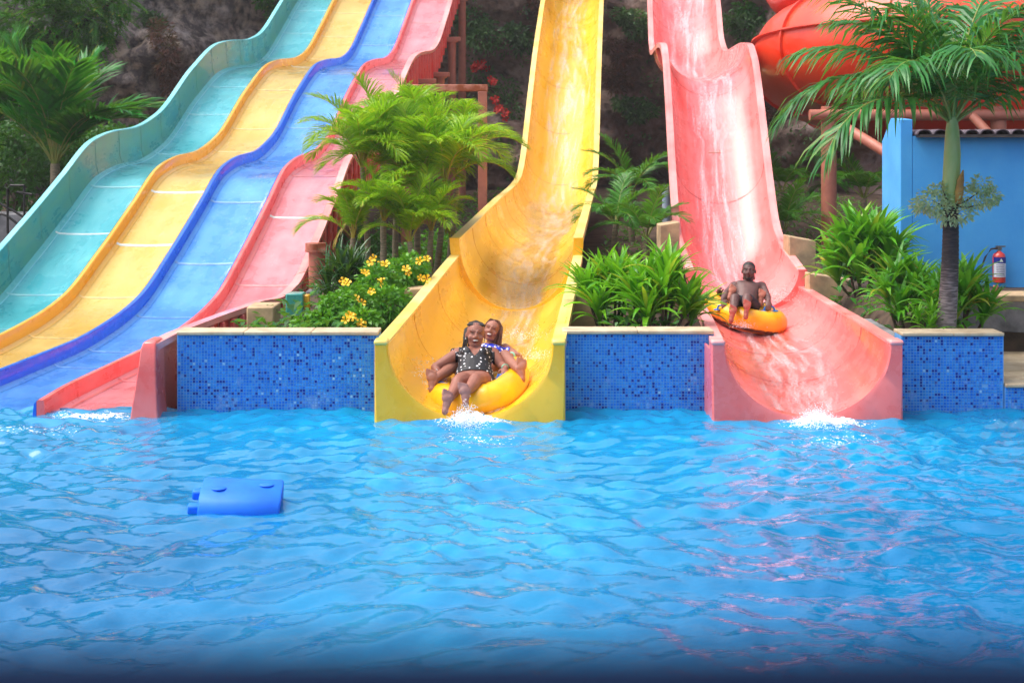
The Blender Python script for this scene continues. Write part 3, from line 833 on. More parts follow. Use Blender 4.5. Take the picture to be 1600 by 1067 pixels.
dark_yellow = pm('dark_yellow_joint', srgb(214, 150, 20), srgb(190, 130, 20), rough=.4)
dark_red = pm('dark_red_joint', srgb(205, 60, 55), srgb(190, 70, 65), rough=.4)
ys_ = halfpipe('half_pipe_slide', 'long yellow half-pipe water slide with two women at its mouth', yel_x, yel_floor,
         [(13.5, 19.4, yel_rim_lo, 0.4), (19.4, 43.5, yel_rim_up, 1.3)], M['yellow_pipe'], M['yellow_rim'], 0, dark_yellow)
rs_ = halfpipe('half_pipe_slide', 'pink-red half-pipe water slide with humps, man in yellow tube', red_x, red_floor,
         [(13.5, 21.3, red_rim_lo, 2.2), (21.3, 29.4, red_rim_up, 0.2), (29.4, 43, red_rim_up, 1.0)], M['red_pipe'], M['red_rim'], 0, dark_red)
for root, cx, fl, yy in ((ys_, yel_x, yel_floor, (33.5, 36.5, 39.5, 42.5)), (rs_, red_x, red_floor, (25.8, 28.5, 32, 35, 38, 41.5))):
    for y in yy:
        for sgn in (0,):
            x = cx(y) + sgn
            zt = fl(y) - .12
            c_ = MB(); c_.tube([(x, y, ground_h(x, y) - .2), (x, y, zt)], .085, 14); c_.build('support_column', M['steel'], root)
        c_ = MB(); c_.beam((cx(y) - .4, y, fl(y) - .09), (cx(y) + .4, y, fl(y) - .09), .12, .1); c_.build('cross_beam', M['steel'], root, bevel=.01)
bp_ = thing('blue_grey_post', 'weathered blue-grey post left of the pink-red slide', 'post', P(1040, 345, 26.5))
q = P(1041, 345, 26.5)
c_ = MB(); c_.tube([(q.x, q.y, ground_h(q.x, q.y) - .1), (q.x, q.y, P(0, 290, 26.5).z)], .075, 14); c_.build('post', pm('blue_grey_paint', srgb(140, 160, 190), srgb(175, 185, 200), rough=.6), bp_)

# ---------------------------------------------------------------- orange closed tube slide
tube_t = thing('tube_slide', 'big glossy orange-red tube slide bending round behind the tall palm', 'water slide', (8, 27, .7))
TC = Vector((8.35, 28.2, 0)); TR = 2.55; TRR = 1.03
path = []
for k in range(10): path.append(Vector((16 - k * .8, TC.y + TR + .02 * (9 - k), 3.5)))
for k in range(0, 25):
    a = R(90 + 180 * k / 24)
    path.append(TC + Vector((TR * math.cos(a), TR * math.sin(a), 3.55 + .9 * (k / 24) ** 1.0 + .3 * math.sin(math.pi * k / 24))))
for k in range(1, 14): path.append(TC + Vector((k * .62, -TR, 4.45 + k * .17)))
def tframe(i):
    d = (path[min(i+1, len(path)-1)] - path[max(i-1, 0)]).normalized()
    side = d.cross(Vector((0, 0, 1))).normalized()
    return d, side, side.cross(d).normalized()
def tube_shell(i0, i1, a0, a1, name):
    rr = []
    for i in range(i0, i1 + 1):
        d, s, u = tframe(i)
        rr.append([path[i] + (s * math.cos(R(a)) + u * math.sin(R(a))) * TRR for a in np.linspace(a0, a1, 21)] + [path[i] + (s * math.cos(R(a)) + u * math.sin(R(a))) * (TRR - .02) for a in np.linspace(a1, a0, 21)])
    mb = MB(); mb.loft(rr, True, True); return mb.build(name, M['orange'], tube_t)
tube_shell(0, len(path)-1, 18, 198, 'upper_shell')
tube_shell(0, len(path)-1, 199, 377, 'lower_shell')
for a0 in (18, 198):
    rr = []
    for i in range(len(path)):
        d, s, u = tframe(i)
        o_ = s * math.cos(R(a0)) + u * math.sin(R(a0)); w = u * math.cos(R(a0)) - s * math.sin(R(a0))
        rr.append([path[i] + o_ * (TRR - .01) + w * .016, path[i] + o_ * (TRR + .085) + w * .016, path[i] + o_ * (TRR + .085) - w * .016, path[i] + o_ * (TRR - .01) - w * .016])
    mb = MB(); mb.loft(rr, True, True); mb.build('flange', M['orange'], tube_t, angle=30)
for i in (4, 10, 15, 20, 25, 30, 34, 39, 44):
    d, s, u = tframe(i)
    rr = []
    for off, ex in ((-.03, 0), (-.025, .06), (.025, .06), (.03, 0)):
        rr.append([path[i] + d * off + (s * math.cos(R(a)) + u * math.sin(R(a))) * (TRR + ex - .005) for a in np.linspace(0, 360, 41)])
    mb = MB(); mb.loft(rr, False); mb.build('ring_joint', M['orange'], tube_t)
# the next coil up, just behind
path_low = path
path = [TC + Vector((.55 + TR * math.cos(R(a)), 2.3 + TR * math.sin(R(a)), 6.0 + .5 * (a - 100) / 160)) for a in range(80, 281, 8)]
cu = tube_shell(0, len(path)-1, 18, 198, 'upper_coil'); cl2 = tube_shell(0, len(path)-1, 199, 377, 'upper_coil')
path = path_low
def pipe(a, b, r, name='support_pipe'):
    mb = MB(); mb.tube([a, b], r, 16); return mb.build(name, M['steel'], tube_t)
q = P(1295, 300, 25.3); pipe((q.x, q.y, ground_h(q.x, q.y) - .2), (q.x, q.y, 3.25), .135, 'support_column')
q2 = P(1560, 300, 25.3); pipe((q2.x, q2.y, ground_h(q2.x, q2.y) - .2), (q2.x, q2.y, 3.25), .135, 'support_column')
pipe(P(1265, 180, 25.2), P(1720, 180, 25.2), .1, 'support_beam')
pipe(P(1300, 183, 25.3), P(1300, 183, 30.5), .1, 'support_beam')
pipe(P(1322, 200, 25.0), P(1395, 245, 24.2), .09, 'strut')
pipe(P(1520, 182, 25.0), P(1560, 225, 24.6), .08, 'strut')

# ---------------------------------------------------------------- brown portal frame beside the lanes
fr = thing('portal_frame', 'brown steel portal frame with rusty beam beside the pink-red lane', 'frame', P(754, 300, 27))
za = P(0, 138, 27).z
xa, xb = P(629, 0, 27).x, P(754, 0, 27).x
b_ = MB(); b_.beam((xa, 27, za), (xb + .1, 27, za), .16, .13); b_.build('top_beam', M['rust'], fr, bevel=.012)
for x in (xa + .06, xb):
    b_ = MB(); b_.box((x, 27, (za - .066 + .5) / 2), (.17, .17, za - .066 - .5)); b_.build('post', M['steel'], fr, bevel=.012)
b_ = MB(); b_.beam(P(641, 146, 27.0), P(716, 212, 27.0), .07, .1); b_.build('brace', M['steel'], fr, bevel=.008)

# ---------------------------------------------------------------- blue building and fire extinguisher
bl = thing('pump_house', 'bright blue rendered building with dark tiled roof edge behind the palm', 'building', (8, 20, .5))
BX, BY = 5.42, 20.0
b_ = MB(); b_.box((BX + .17 + 3.4, BY + .15, 1.6), (6.8, .3, 2.2)); b_.build('front_wall', M['blue_paint'], bl)
side = MB()
prof = [(BY - .002, .4), (BY + 1.0, .4), (BY + 1.0, P(0, 221, 21).z), (BY + .52, P(0, 185, 20.5).z), (BY - .002, P(0, 187, 20).z)]
side.loft([[Vector((BX, y, z)) for y, z in prof], [Vector((BX + .168, y, z)) for y, z in prof]], True, True); side.build('gable_wall', M['blue_paint'], bl, bevel=.01, smooth=False)
b_ = MB(); b_.box((BX + .17 + 3.4, BY + 1.0, 1.45), (6.8, .2, 1.9)); b_.build('back_wall', M['blue_paint'], bl)
roof = MB(); roof.box((BX + .17 + 3.4, BY + .5, 2.70), (6.7, 1.3, .04)); ro = roof.build('roof', pm('roof_batten', (.08, .07, .07), rough=.9), bl)
tilem = pm('dark_clay_tile', srgb(105, 95, 105), srgb(58, 50, 55), rough=.75, scale=7, bump=.3)
tm = MB()
arc = [R(a) for a in range(0, 181, 20)]
tm.loft([[Vector((.105 * math.cos(a), y, .075 * math.sin(a))) for a in arc] + [Vector((.088 * math.cos(a), y, .06 * math.sin(a))) for a in reversed(arc)] for y in (-.16, 1.15)], True, True)
tme = tm.mesh('roof_tile', tilem)
for k in range(30):
    inst('roof_tile', tme, Matrix.Translation((BX + .30 + k * .215, BY + .0, 2.715 + .01 * random.random())) @ Matrix.Rotation(R(3 * random.uniform(-1, 1)), 4, 'Z'), ro)

fx = thing('fire_extinguisher', 'red fire extinguisher with blue and white label on the blue wall', 'fire extinguisher', P(1561, 442, 19.9))
q = P(1561, 442, 19.88); x, y, z = q
exr = pm('extinguisher_red', srgb(205, 62, 50), srgb(190, 50, 42), rough=.3, coat=.4)
b_ = MB(); rr = []
for zz, r in ((0, .07), (.012, .088), (.36, .088), (.40, .075), (.425, .04), (.44, .026)):
    rr.append([Vector((x + r * math.cos(2*math.pi*k/24), y + r * math.sin(2*math.pi*k/24), z + zz)) for k in range(24)])
b_.loft(rr, True, True); b_.build('cylinder', exr, fx)
def band(z0, z1, mat, name, a0=200, a1=340, r=.0905):
    m_ = MB(); m_.loft([[Vector((x + r * math.cos(R(a)), y + r * math.sin(R(a)), zz)) for a in np.linspace(a0, a1, 19)] for zz in (z + z0, z + z1)], False)
    return m_.build(name, mat, fx)
lw = band(.085, .275, pm('label_white', srgb(225, 228, 235), srgb(205, 210, 225), rough=.4), 'white_label')
lb = band(.275, .36, pm('label_blue', srgb(35, 50, 150), rough=.4), 'blue_label')
# printed lines and the triangle mark on the label
txt = pm('label_print', srgb(90, 95, 150), rough=.5)
for k in range(7):
    w = 12 + 10 * random.random()
    m_ = MB(); m_.loft([[Vector((x + .0918 * math.cos(R(a)), y + .0918 * math.sin(R(a)), z + zz)) for a in np.linspace(228, 285 + w, 9)] for zz in (.105 + k * .024, .113 + k * .024)], False); m_.build('printed_line', txt, lw)
m_ = MB(); m_.add([(x - .028, y - .0925, z + .298), (x + .028, y - .0925, z + .298), (x, y - .0925, z + .345)], [(0, 1, 2)]); m_.build('triangle_mark', M['seam'], lb)
b_ = MB(); b_.tube([(x, y, z + .43), (x, y, z + .50)], .022, 12); b_.box((x + .02, y, z + .505), (.13, .03, .018)); b_.box((x - .01, y, z + .475), (.09, .035, .03)); b_.build('valve', pm('brushed_steel', (.35, .35, .36), rough=.3, metal=1), fx)
b_ = MB(); b_.tube([(x - .03, y - .02, z + .485), (x - .12, y - .03, z + .47), (x - .2, y - .03, z + .36), (x - .26, y - .03, z + .2), (x - .285, y - .03, z + .12)], [.013]*5, 10); b_.tube([(x - .275, y - .03, z + .15), (x - .3, y - .03, z + .06)], [.018, .024], 10); b_.build('hose', M['black'], fx)
b_ = MB(); b_.box((x, y + .1, z + .3), (.05, .05, .2)); b_.build('wall_bracket', M['black'], fx)

# ---------------------------------------------------------------- masonry in the garden
def block(name, label, px0, px1, py0, py1, Y, depth, mat='concrete', tilt=0, cat='block', zb=None):
    a, b = P(px0, py0, Y), P(px1, py1, Y)
    zlo = min(b.z, ground_h((a.x+b.x)/2, Y)) - .1 if zb is None else zb
    t = MB()
    x0, x1, z1 = a.x, b.x, a.z
    pr = [(x0, zlo), (x1, zlo), (x1, z1 - tilt), (x0, z1)]
    t.loft([[Vector((x, Y, z)) for x, z in pr], [Vector((x, Y + depth, z)) for x, z in pr]], True, True)
    return tag(t.build(name, M[mat], bevel=.015), label, cat)
block('footing_block', 'tan concrete block between lane end and mosaic wall', 385, 427, 480, 518, 15.6, .5)
block('footing_block', 'grey concrete footing under the nearest brown column', 478, 527, 455, 512, 19.6, .9, 'grey_concrete')
block('painted_slab', 'teal painted slab leaning below the pink-red lane', 446, 473, 459, 508, 16.6, .25, 'teal')
block('painted_post', 'small yellow-topped post beside the teal slab', 474.5, 483, 461, 508, 16.7, .12, 'yellow')
block('retaining_wall', 'low tan wall at the left flank of yellow slide', 630, 668, 452, 520, 16.8, .3, tilt=-.02, cat='wall')
block('retaining_wall', 'tan wall between yellow slide and bright strap-leaf clump', 884, 934, 457, 520, 16.6, .35, tilt=.09, cat='wall')
block('retaining_block', 'tan block with sloping top left of pink-red slide', 1031, 1062, 352, 420, 22.0, .5, tilt=-.05)
block('retaining_block', 'tan block with sloping top right of pink-red slide', 1233, 1275, 369, 445, 22.4, .5, tilt=.08)
block('retaining_wall', 'tan wall behind the lower right strap-leaf plants', 1264, 1335, 427, 500, 20.6, .3, tilt=.10, cat='wall')
kb = MB(); kb.beam((red_x(16.6) + 1.04, 16.6, .42), (red_x(14.35) + 1.0, 14.35, .52), .14, .3); tag(kb.build('kerb_stone', M['grey_concrete'], bevel=.02), 'low dark stone kerb along right rim of pink-red slide', 'kerb')
# ---------------------------------------------------------------- plants
L_ = {}
L_['areca'] = leafmat('areca_leaf', srgb(108, 172, 16), srgb(178, 216, 32), srgb(230, 210, 55), trans=.5)
L_['palm'] = leafmat('palm_leaf', srgb(30, 105, 55), srgb(62, 145, 66), srgb(140, 165, 60), trans=.35, rough=.38)
L_['palm_left'] = leafmat('left_palm_leaf', srgb(12, 105, 30), srgb(30, 150, 35), srgb(150, 160, 60), trans=.35)
L_['shade_palm'] = leafmat('shade_palm_leaf', srgb(40, 105, 25), srgb(75, 150, 35), None, trans=.35)
L_['strap'] = leafmat('strap_leaf', srgb(72, 160, 20), srgb(140, 212, 40), srgb(215, 200, 60), trans=.4, rough=.35)
L_['strap_dark'] = leafmat('dark_strap_leaf', srgb(22, 62, 30), srgb(45, 95, 45), None, trans=.2, rough=.3)
L_['strap_mid'] = leafmat('mid_strap_leaf', srgb(56, 142, 22), srgb(110, 195, 42), srgb(205, 180, 50), trans=.35, rough=.35)
L_['bush'] = leafmat('bush_leaf', srgb(50, 125, 25), srgb(110, 180, 40), None, trans=.35)
L_['tree'] = leafmat('tree_leaf', srgb(26, 100, 20), srgb(72, 150, 30), srgb(185, 175, 40), trans=.4)
L_['dark'] = leafmat('dark_foliage', srgb(34, 96, 32), srgb(66, 138, 46), None, trans=.35)
L_['cliff'] = leafmat('cliff_foliage', srgb(60, 100, 62), srgb(96, 140, 76), None, trans=.3)
L_['wine'] = leafmat('wine_leaf', srgb(85, 35, 35), srgb(130, 75, 65), None, trans=.25)
L_['sage'] = leafmat('sage_leaf', srgb(165, 195, 155), srgb(205, 225, 185), None, trans=.4, rough=.6)
M['rachis'] = pm('palm_rachis', srgb(120, 150, 60), srgb(150, 140, 70), rough=.5)
M['rachis_gold'] = pm('golden_rachis', srgb(190, 160, 50), srgb(150, 150, 60), rough=.5)
M['stem'] = pm('palm_stem', srgb(165, 145, 120), srgb(110, 105, 85), rough=.75, scale=9, bump=.3, stretch=(1, 1, 6))
M['bark'] = pm('bark', srgb(95, 78, 62), srgb(55, 45, 38), rough=.9, scale=8, bump=.5, bscale=20)

def frond(name, L, e0, e1, nl, ll, lw, mats, droop=.6, spread=62, petiole=.14, lift=.15, az=0, thick=.012, ragged=.15, curl=1.2):
    """one feather leaf: an arching midrib with leaflets on both sides that sag under their own weight"""
    mb = MB()
    n = 18
    pts = [Vector((0, 0, 0))]; dirs = []
    ca, sa = math.cos(az), math.sin(az)
    for k in range(n):
        e = R(e0 + (e1 - e0) * ((k + .5) / n) ** curl)
        d = Vector((math.cos(e) * ca, math.cos(e) * sa, math.sin(e)))
        dirs.append(d); pts.append(pts[-1] + d * (L / n))
    dirs.append(dirs[-1])
    mb.tube(pts, [thick * (1 - .8 * k / n) for k in range(n + 1)], 5, 0, False)
    for q in range(nl):
        s = petiole + (1 - petiole) * (q + .5) / nl
        f = s * n; i = min(int(f), n - 1)
        p = pts[i].lerp(pts[i + 1], f - i); d = dirs[i]
        side = Vector((-sa, ca, 0)); up = side.cross(d) * -1
        if up.z < 0 and abs(d.z) < .98: up = -up
        prof = .30 + .70 * math.sin(math.pi * min(1, (s - petiole) / (1 - petiole) * .8 + .16))
        for sg in (-1, 1):
            ln = ll * prof * random.uniform(1 - ragged, 1 + ragged)
            ph = R((spread - 34 * s) + random.uniform(-7, 7))
            v = (d * math.cos(ph) + side * sg * math.sin(ph) + up * (lift + random.uniform(-.12, .12))).normalized()
            wv = v.cross(up).normalized()
            wv = (wv + up * random.uniform(-.5, .5)).normalized()
            w = lw * (.7 + .5 * prof) * .5
            a = p; vv = v
            row = []
            for t, wf in ((0, .45), (.33, 1), (.7, .8), (1, .04)):
                row.append((a, w * wf))
                vv = (vv + Vector((0, 0, -1)) * droop * (.35 + t) * random.uniform(.7, 1.2)).normalized()
                a = a + vv * ln * (.33 if t < .3 else .36 if t < .5 else .31)
            vs = []
            for c_, w_ in row: vs += [c_ - wv * w_, c_ + wv * w_]
            mb.add(vs, [(0, 1, 3, 2), (2, 3, 5, 4), (4, 5, 7, 6)], 1)
    return mb.mesh(name, mats, True, None)

def palm(name, label, base, top, r0, r1, fronds, meshes, stem_mat, group=None, cat='palm', scale=1.0, crownshaft=None, bend=.06):
    """fronds: list of (azimuth, mesh index, scale)"""
    base, top = Vector(base), Vector(top)
    t = thing(name, label, cat, base, group)
    mid = (base + top) / 2 + Vector((random.uniform(-bend, bend), random.uniform(-bend, bend), 0))
    pts = []; n = 14
    for k in range(n + 1):
        u = k / n
        pts.append(base * (1-u)**2 + mid * 2*u*(1-u) + top * u*u)
    mb = MB(); mb.tube(pts, [(r0 + (r1 - r0) * k / n) * (1 + .06 * (k % 2)) for k in range(n + 1)], 12)
    mb.build('trunk', stem_mat, t)
    for az, mi, sc in fronds:
        Mx = Matrix.Translation(top + Vector((math.cos(az), math.sin(az), 0)) * r1 * .5) @ Matrix.Rotation(az, 4, 'Z') @ Matrix.Scale(sc * scale, 4)
        inst('frond', meshes[mi], Mx, t)
    return t

# --- slender golden palms between the slides
ar = [frond('areca_frond', 1.2, e0, e1, 72, .40, .0145, [M['rachis_gold'], L_['areca']], droop=.42, lift=.45, petiole=.2, thick=.012, ragged=.2, curl=1.5) for e0, e1 in ((84, 10), (75, -22), (66, -45), (87, 45), (50, -55))]
ar_dry = frond('dry_frond', .7, -30, -75, 22, .25, .02, [M['rachis_gold'], leafmat('dry_leaf', srgb(150, 130, 50), srgb(185, 160, 70))], droop=.5)
def gnd(px, Y): 
    x = (px - 800) / F * Y
    return Vector((x, Y, ground_h(x, Y) - .03))
GP = 'golden palms between lane slide and yellow slide'
specs = [
    (577, 20.6, 566, 262, 'leftmost golden palm, its trunk leaning left beside the brown columns', 11),
    (618, 20.9, 622, 282, 'golden palm with straight pale trunk, second from the left', 12),
    (648, 20.4, 650, 300, 'short golden palm in the middle of the row', 11),
    (652, 21.8, 655, 240, 'tallest golden palm with crown before the portal frame', 13),
    (676, 20.2, 694, 290, 'golden palm leaning right towards the yellow slide', 11),
    (698, 21.4, 716, 270, 'rearmost golden palm with fronds touching yellow slide rim', 12),
    (556, 19.9, 552, 372, 'low young golden palm beside the dark narrow-leaved plant', 7),
    (642, 19.6, 640, 378, 'low young golden palm behind the flowering shrub', 9),
    (676, 19.8, 674, 360, 'low young golden palm at the left rim of yellow slide', 8),
    (598, 19.8, 600, 345, 'low young golden palm between two pale trunks', 9),
    (600, 21.6, 598, 250, 'golden palm with upright young fronds behind the leaning one', 10),
]
for k, (pb, Y, pt, tt, lab, nf) in enumerate(specs):
    fl_ = []
    for j in range(nf):
        a = 2 * math.pi * (j + .3 * random.random()) / nf + k
        fl_.append((a, (0, 1, 2, 1, 4)[j % 5] if j else 3, random.uniform(.85, 1.1)))
    fl_.append((random.random() * 6, 3, .8)); fl_.append((random.random() * 6, 0, 1.0))
    pl_ = palm('golden_palm', lab, gnd(pb, Y), P(pt, tt, Y), .048, .036, fl_, ar, M['stem'], GP, scale=.72 if 'low young' in lab else 1.05)
    if k in (0, 4):
        inst('dry_frond', ar_dry, Matrix.Translation(P(pt, tt, Y).lerp(gnd(pb, Y), .35)) @ Matrix.Rotation(random.random() * 6, 4, 'Z'), pl_)

# --- shaded palms further back
sh = [frond('shade_frond', 1.5, e0, e1, 40, .42, .03, [M['rachis'], L_['shade_palm']], droop=.3, lift=.3, petiole=.2, thick=.015) for e0, e1 in ((72, 5), (60, -30), (80, 35), (45, -50))]
for pb, Y, tt, nf, sc, lab in (
    (988, 27.5, 300, 9, .85, 'green palm behind the yellow slide, taller of two before the cliff'),
    (962, 25.0, 352, 9, .7, 'low bushy palm just right of the yellow slide'),
    (1010, 24.2, 372, 7, .7, 'small palm behind the bright strap-leaf clump'),
    (1222, 27.0, 300, 8, .85, 'palm right of the pink-red slide, fronds fanning right'),
    (1350, 26.5, 310, 8, .8, 'palm between brown column and blue building'),
    (1225, 25.5, 360, 7, .7, 'small low palm at the right foot of pink-red drop'),
    (880, 30, 330, 6, .9, 'palm hidden low behind the yellow slide')):
    fl_ = [(2 * math.pi * (j + .4 * random.random()) / nf, (0, 1, 1, 3)[j % 4], random.uniform(.85, 1.1)) for j in range(nf)] + [(random.random() * 6, 2, 1)]
    if pb == 880: continue
    palm('shade_palm', lab, gnd(pb, Y), P(pb, tt, Y), .06, .045, fl_, sh, M['stem'], 'green palms behind the slides', scale=sc)

# --- left palm behind the teal wall
lp = [frond('left_frond', 2.5, e0, e1, 46, .95, .06, [M['rachis'], L_['palm_left']], droop=.22, lift=.3, petiole=.2, thick=.02, spread=58) for e0, e1 in ((78, 15), (62, -15), (50, -40), (85, 50))]
c0 = P(86, 256, 27.5)
palm('fan_palm', 'big bright green palm behind the teal slide wall', gnd(88, 27.5), c0, .12, .085,
     [(R(a), m_, s) for a, m_, s in ((5, 1, .8), (25, 1, 1.0), (-45, 1, .8), (70, 0, 1.0), (120, 0, 1.05), (160, 1, 1.05), (200, 1, 1.05), (-60, 0, 1), (-100, 0, 1.0), (240, 0, 1.0), (40, 3, .9), (180, 3, 1.0), (285, 3, .9), (330, 1, .9))], lp, M['stem'])
palm('fan_palm', 'green palm at the left edge, partly outside the picture', gnd(-60, 29), P(-40, 235, 29), .12, .085,
     [(R(a), m_, 1.0) for a, m_ in ((0, 1), (40, 0), (80, 1), (130, 0), (170, 1), (220, 0), (260, 1), (300, 0), (330, 1), (20, 3))], lp, M['stem'])

# --- tall palm at the right, in front of the blue building
def trunkmat():
    m, n, l, b, out = newmat('ringed_trunk')
    tc = N(n, 'ShaderNodeTexCoord'); sx = N(n, 'ShaderNodeSeparateXYZ'); l.new(tc.outputs['Object'], sx.inputs[0])
    nz = N(n, 'ShaderNodeTexNoise', i_Scale=5, i_Detail=6); mp = N(n, 'ShaderNodeMapping'); mp.inputs['Scale'].default_value = (2, 2, 14); l.new(tc.outputs['Object'], mp.inputs[0]); l.new(mp.outputs[0], nz.inputs['Vector'])
    ad = N(n, 'ShaderNodeMath', operation='MULTIPLY_ADD'); l.new(nz.outputs[0], ad.inputs[0]); ad.inputs[1].default_value = .9; l.new(sx.outputs[2], ad.inputs[2])
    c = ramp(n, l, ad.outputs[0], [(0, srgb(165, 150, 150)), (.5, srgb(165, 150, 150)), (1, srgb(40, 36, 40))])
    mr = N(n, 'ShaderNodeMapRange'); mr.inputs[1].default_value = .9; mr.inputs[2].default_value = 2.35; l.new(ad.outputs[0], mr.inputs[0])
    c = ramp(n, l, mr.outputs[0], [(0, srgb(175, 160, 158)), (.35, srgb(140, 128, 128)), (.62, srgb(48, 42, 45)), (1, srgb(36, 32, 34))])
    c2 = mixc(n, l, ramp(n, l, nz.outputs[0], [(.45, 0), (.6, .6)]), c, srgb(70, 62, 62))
    l.new(c2, b.inputs['Base Color']); b.inputs['Roughness'].default_value = .85
    bp = N(n, 'ShaderNodeBump', i_Strength=.5, i_Distance=.01); l.new(nz.outputs[0], bp.inputs['Height']); l.new(bp.outputs[0], b.inputs['Normal'])
    return m
HY_ = 14.75
tp = thing('tall_palm', 'tall palm with ringed grey trunk and drooping crown at right', 'palm', P(1477, 520, HY_))
b0, b1 = P(1477, 525, HY_), P(1485, 318, HY_)
pts = []; rads = []
for k in range(61):
    u = k / 60
    p_ = b0.lerp(b1, u) + Vector((.02 * math.sin(u * 3), 0, 0))
    pts.append(p_); rads.append((.105 - .03 * u ** .7) * (1 + (.035 if k % 2 else 0)) * (1 + .25 * max(0, .06 - u) / .06))
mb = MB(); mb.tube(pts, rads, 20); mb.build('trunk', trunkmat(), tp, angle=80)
csm = pm('crownshaft_green', srgb(150, 175, 95), srgb(185, 190, 130), rough=.4, scale=6, stretch=(1, 1, .3))
mb = MB(); mb.tube([P(1485, 322, HY_), P(1486, 290, HY_), P(1488, 240, HY_), P(1488, 205, HY_), P(1488, 175, HY_)], [.082, .088, .085, .07, .04], 20); mb.build('crownshaft', csm, tp)
# split dry sheath on the shaft
mb = MB(); mb.tube([P(1497, 318, HY_ - .08), P(1499, 300, HY_ - .1), P(1501, 282, HY_ - .11), P(1505, 266, HY_ - .12)], [.03, .045, .035, .006], 10); mb.build('sheath', pm('dry_sheath', srgb(205, 160, 85), srgb(160, 110, 55), rough=.7), tp)
ct = P(1488, 196, HY_)
hero = [ # azimuth (0 = right, 180 = left, 270 = toward the viewer), start, end elevation, length
    (182, 52, -62, 1.95), (172, 62, -20, 1.75), (205, 38, -72, 1.75), (150, 74, 5, 1.6), (232, 58, -38, 1.7), (262, 68, -28, 1.55), (95, 82, 35, 1.5),
    (20, 66, -8, 1.75), (-2, 50, -50, 1.85), (-28, 42, -68, 1.75), (-52, 60, -35, 1.65), (50, 78, 20, 1.6), (310, 80, 25, 1.35), (215, 80, 22, 1.4), (120, 55, -40, 1.6), (160, 86, 50, 1.6), (30, 84, 45, 1.7), (340, 72, 10, 1.7), (190, 70, 15, 1.8)]
for az, e0, e1, ln in hero:
    me = frond('frond', ln * 1.1, e0, e1, 50, .70, .029, [M['rachis'], L_['palm']], droop=.7, lift=.25, petiole=.16, thick=.018, az=R(az), spread=66, ragged=.35)
    o = link('frond', me, tp); o.matrix_basis = Matrix.Translation(ct)
# sage-green plant growing on the trunk
ep = thing('epiphyte_plant', 'round sage-green leafy plant growing on the tall palm trunk', 'plant', P(1492, 318, HY_))
def leafcloud(name, mat, parent, blobs, n, size, seed=0, flat=.55, kind=None):
    """leaf-sized faces spread through uneven lobes; n leaves in all"""
    r = random.Random(seed); mb = MB()
    tot = sum(b[1][0] * b[1][1] + b[1][2] * b[1][0] for b in blobs)
    for c, rad in blobs:
        k = int(n * (rad[0] * rad[1] + rad[2] * rad[0]) / tot)
        for _ in range(k):
            d = Vector((r.gauss(0, 1), r.gauss(0, 1), r.gauss(0, 1))).normalized()
            q = (.35 + .65 * r.random() ** .5) * (1 + .22 * mnoise.noise(Vector(c) * 3 + d * 2.2))
            p = Vector(c) + Vector((d.x * rad[0], d.y * rad[1], d.z * rad[2])) * q
            a = (d + Vector((r.gauss(0, .7), r.gauss(0, .7), r.gauss(0, .5) - .1))).normalized()
            b = a.cross(Vector((r.gauss(0, 1), r.gauss(0, 1), r.gauss(0, 1)))).normalized()
            s = size * r.uniform(.6, 1.35)
            m_ = p + a * s * .5 - Vector((0, 0, .1 * s))
            mb.add([p, m_ + b * s * flat * .5, p + a * s - Vector((0, 0, .25 * s)), m_ - b * s * flat * .5, m_ + Vector((0, 0, .06 * s))], [(0, 1, 4), (1, 2, 4), (2, 3, 4), (3, 0, 4)])
    o = mb.build(name, mat, parent, True, None)
    if kind: o['kind'] = kind
    return o
leafcloud('foliage', L_['sage'], ep, [(P(1458, 314, HY_ - .05), (.20, .15, .13)), (P(1524, 308, HY_ - .05), (.22, .16, .13)), (P(1490, 334, HY_ - .12), (.22, .12, .10)), (P(1534, 288, HY_), (.12, .1, .09)), (P(1440, 322, HY_), (.12, .1, .08)), (P(1550, 306, HY_), (.09, .08, .07)), (P(1470, 296, HY_), (.12, .1, .07))], 2100, .05, 5, .36, 'stuff')
mb = MB()
for px, py in ((1455, 312), (1530, 300), (1490, 340), (1540, 318), (1470, 290)):
    mb.tube([P(1487, 322, HY_ - .06), P((1487 + px) / 2, (322 + py) / 2 + 4, HY_ - .1), P(px, py, HY_)], [.012, .009, .004], 6)
mb.build('branch', M['bark'], ep)

# --- strap-leaf clumps
def strap_mesh(L, w, e0, e1, mat, name='leaf'):
    mb = MB(); n = 6
    p = Vector((0, 0, 0)); vs = []
    for k in range(n + 1):
        u = k / n
        e = R(e0 + (e1 - e0) * u ** 1.4)
        d = Vector((math.cos(e), 0, math.sin(e)))
        if k: p = p + d * (L / n)
        ww = w * .5 * (.45 + 1.3 * u if u < .42 else (1 - ((u - .42) / .58) ** 1.8)) + .0008
        nrm = Vector((-d.z, 0, d.x))
        vs += [p + Vector((0, ww, 0)) + nrm * ww * .45, p, p + Vector((0, -ww, 0)) + nrm * ww * .45]
    fs = []
    for k in range(n):
        o = k * 3
        fs += [(o, o+1, o+4, o+3), (o+1, o+2, o+5, o+4)]
    mb.add(vs, fs)
    return mb.mesh(name, mat, True, None)
SM = {}
for key in ('strap', 'strap_dark', 'strap_mid'):
    w = {'strap': .056, 'strap_dark': .034, 'strap_mid': .06}[key]
    SM[key] = [strap_mesh(random.uniform(.40, .58), w * random.uniform(.85, 1.15), e0, e1, L_[key]) for e0, e1 in ((84, 55), (75, 25), (66, 0), (55, -20), (40, -40), (80, 40), (62, -30))]
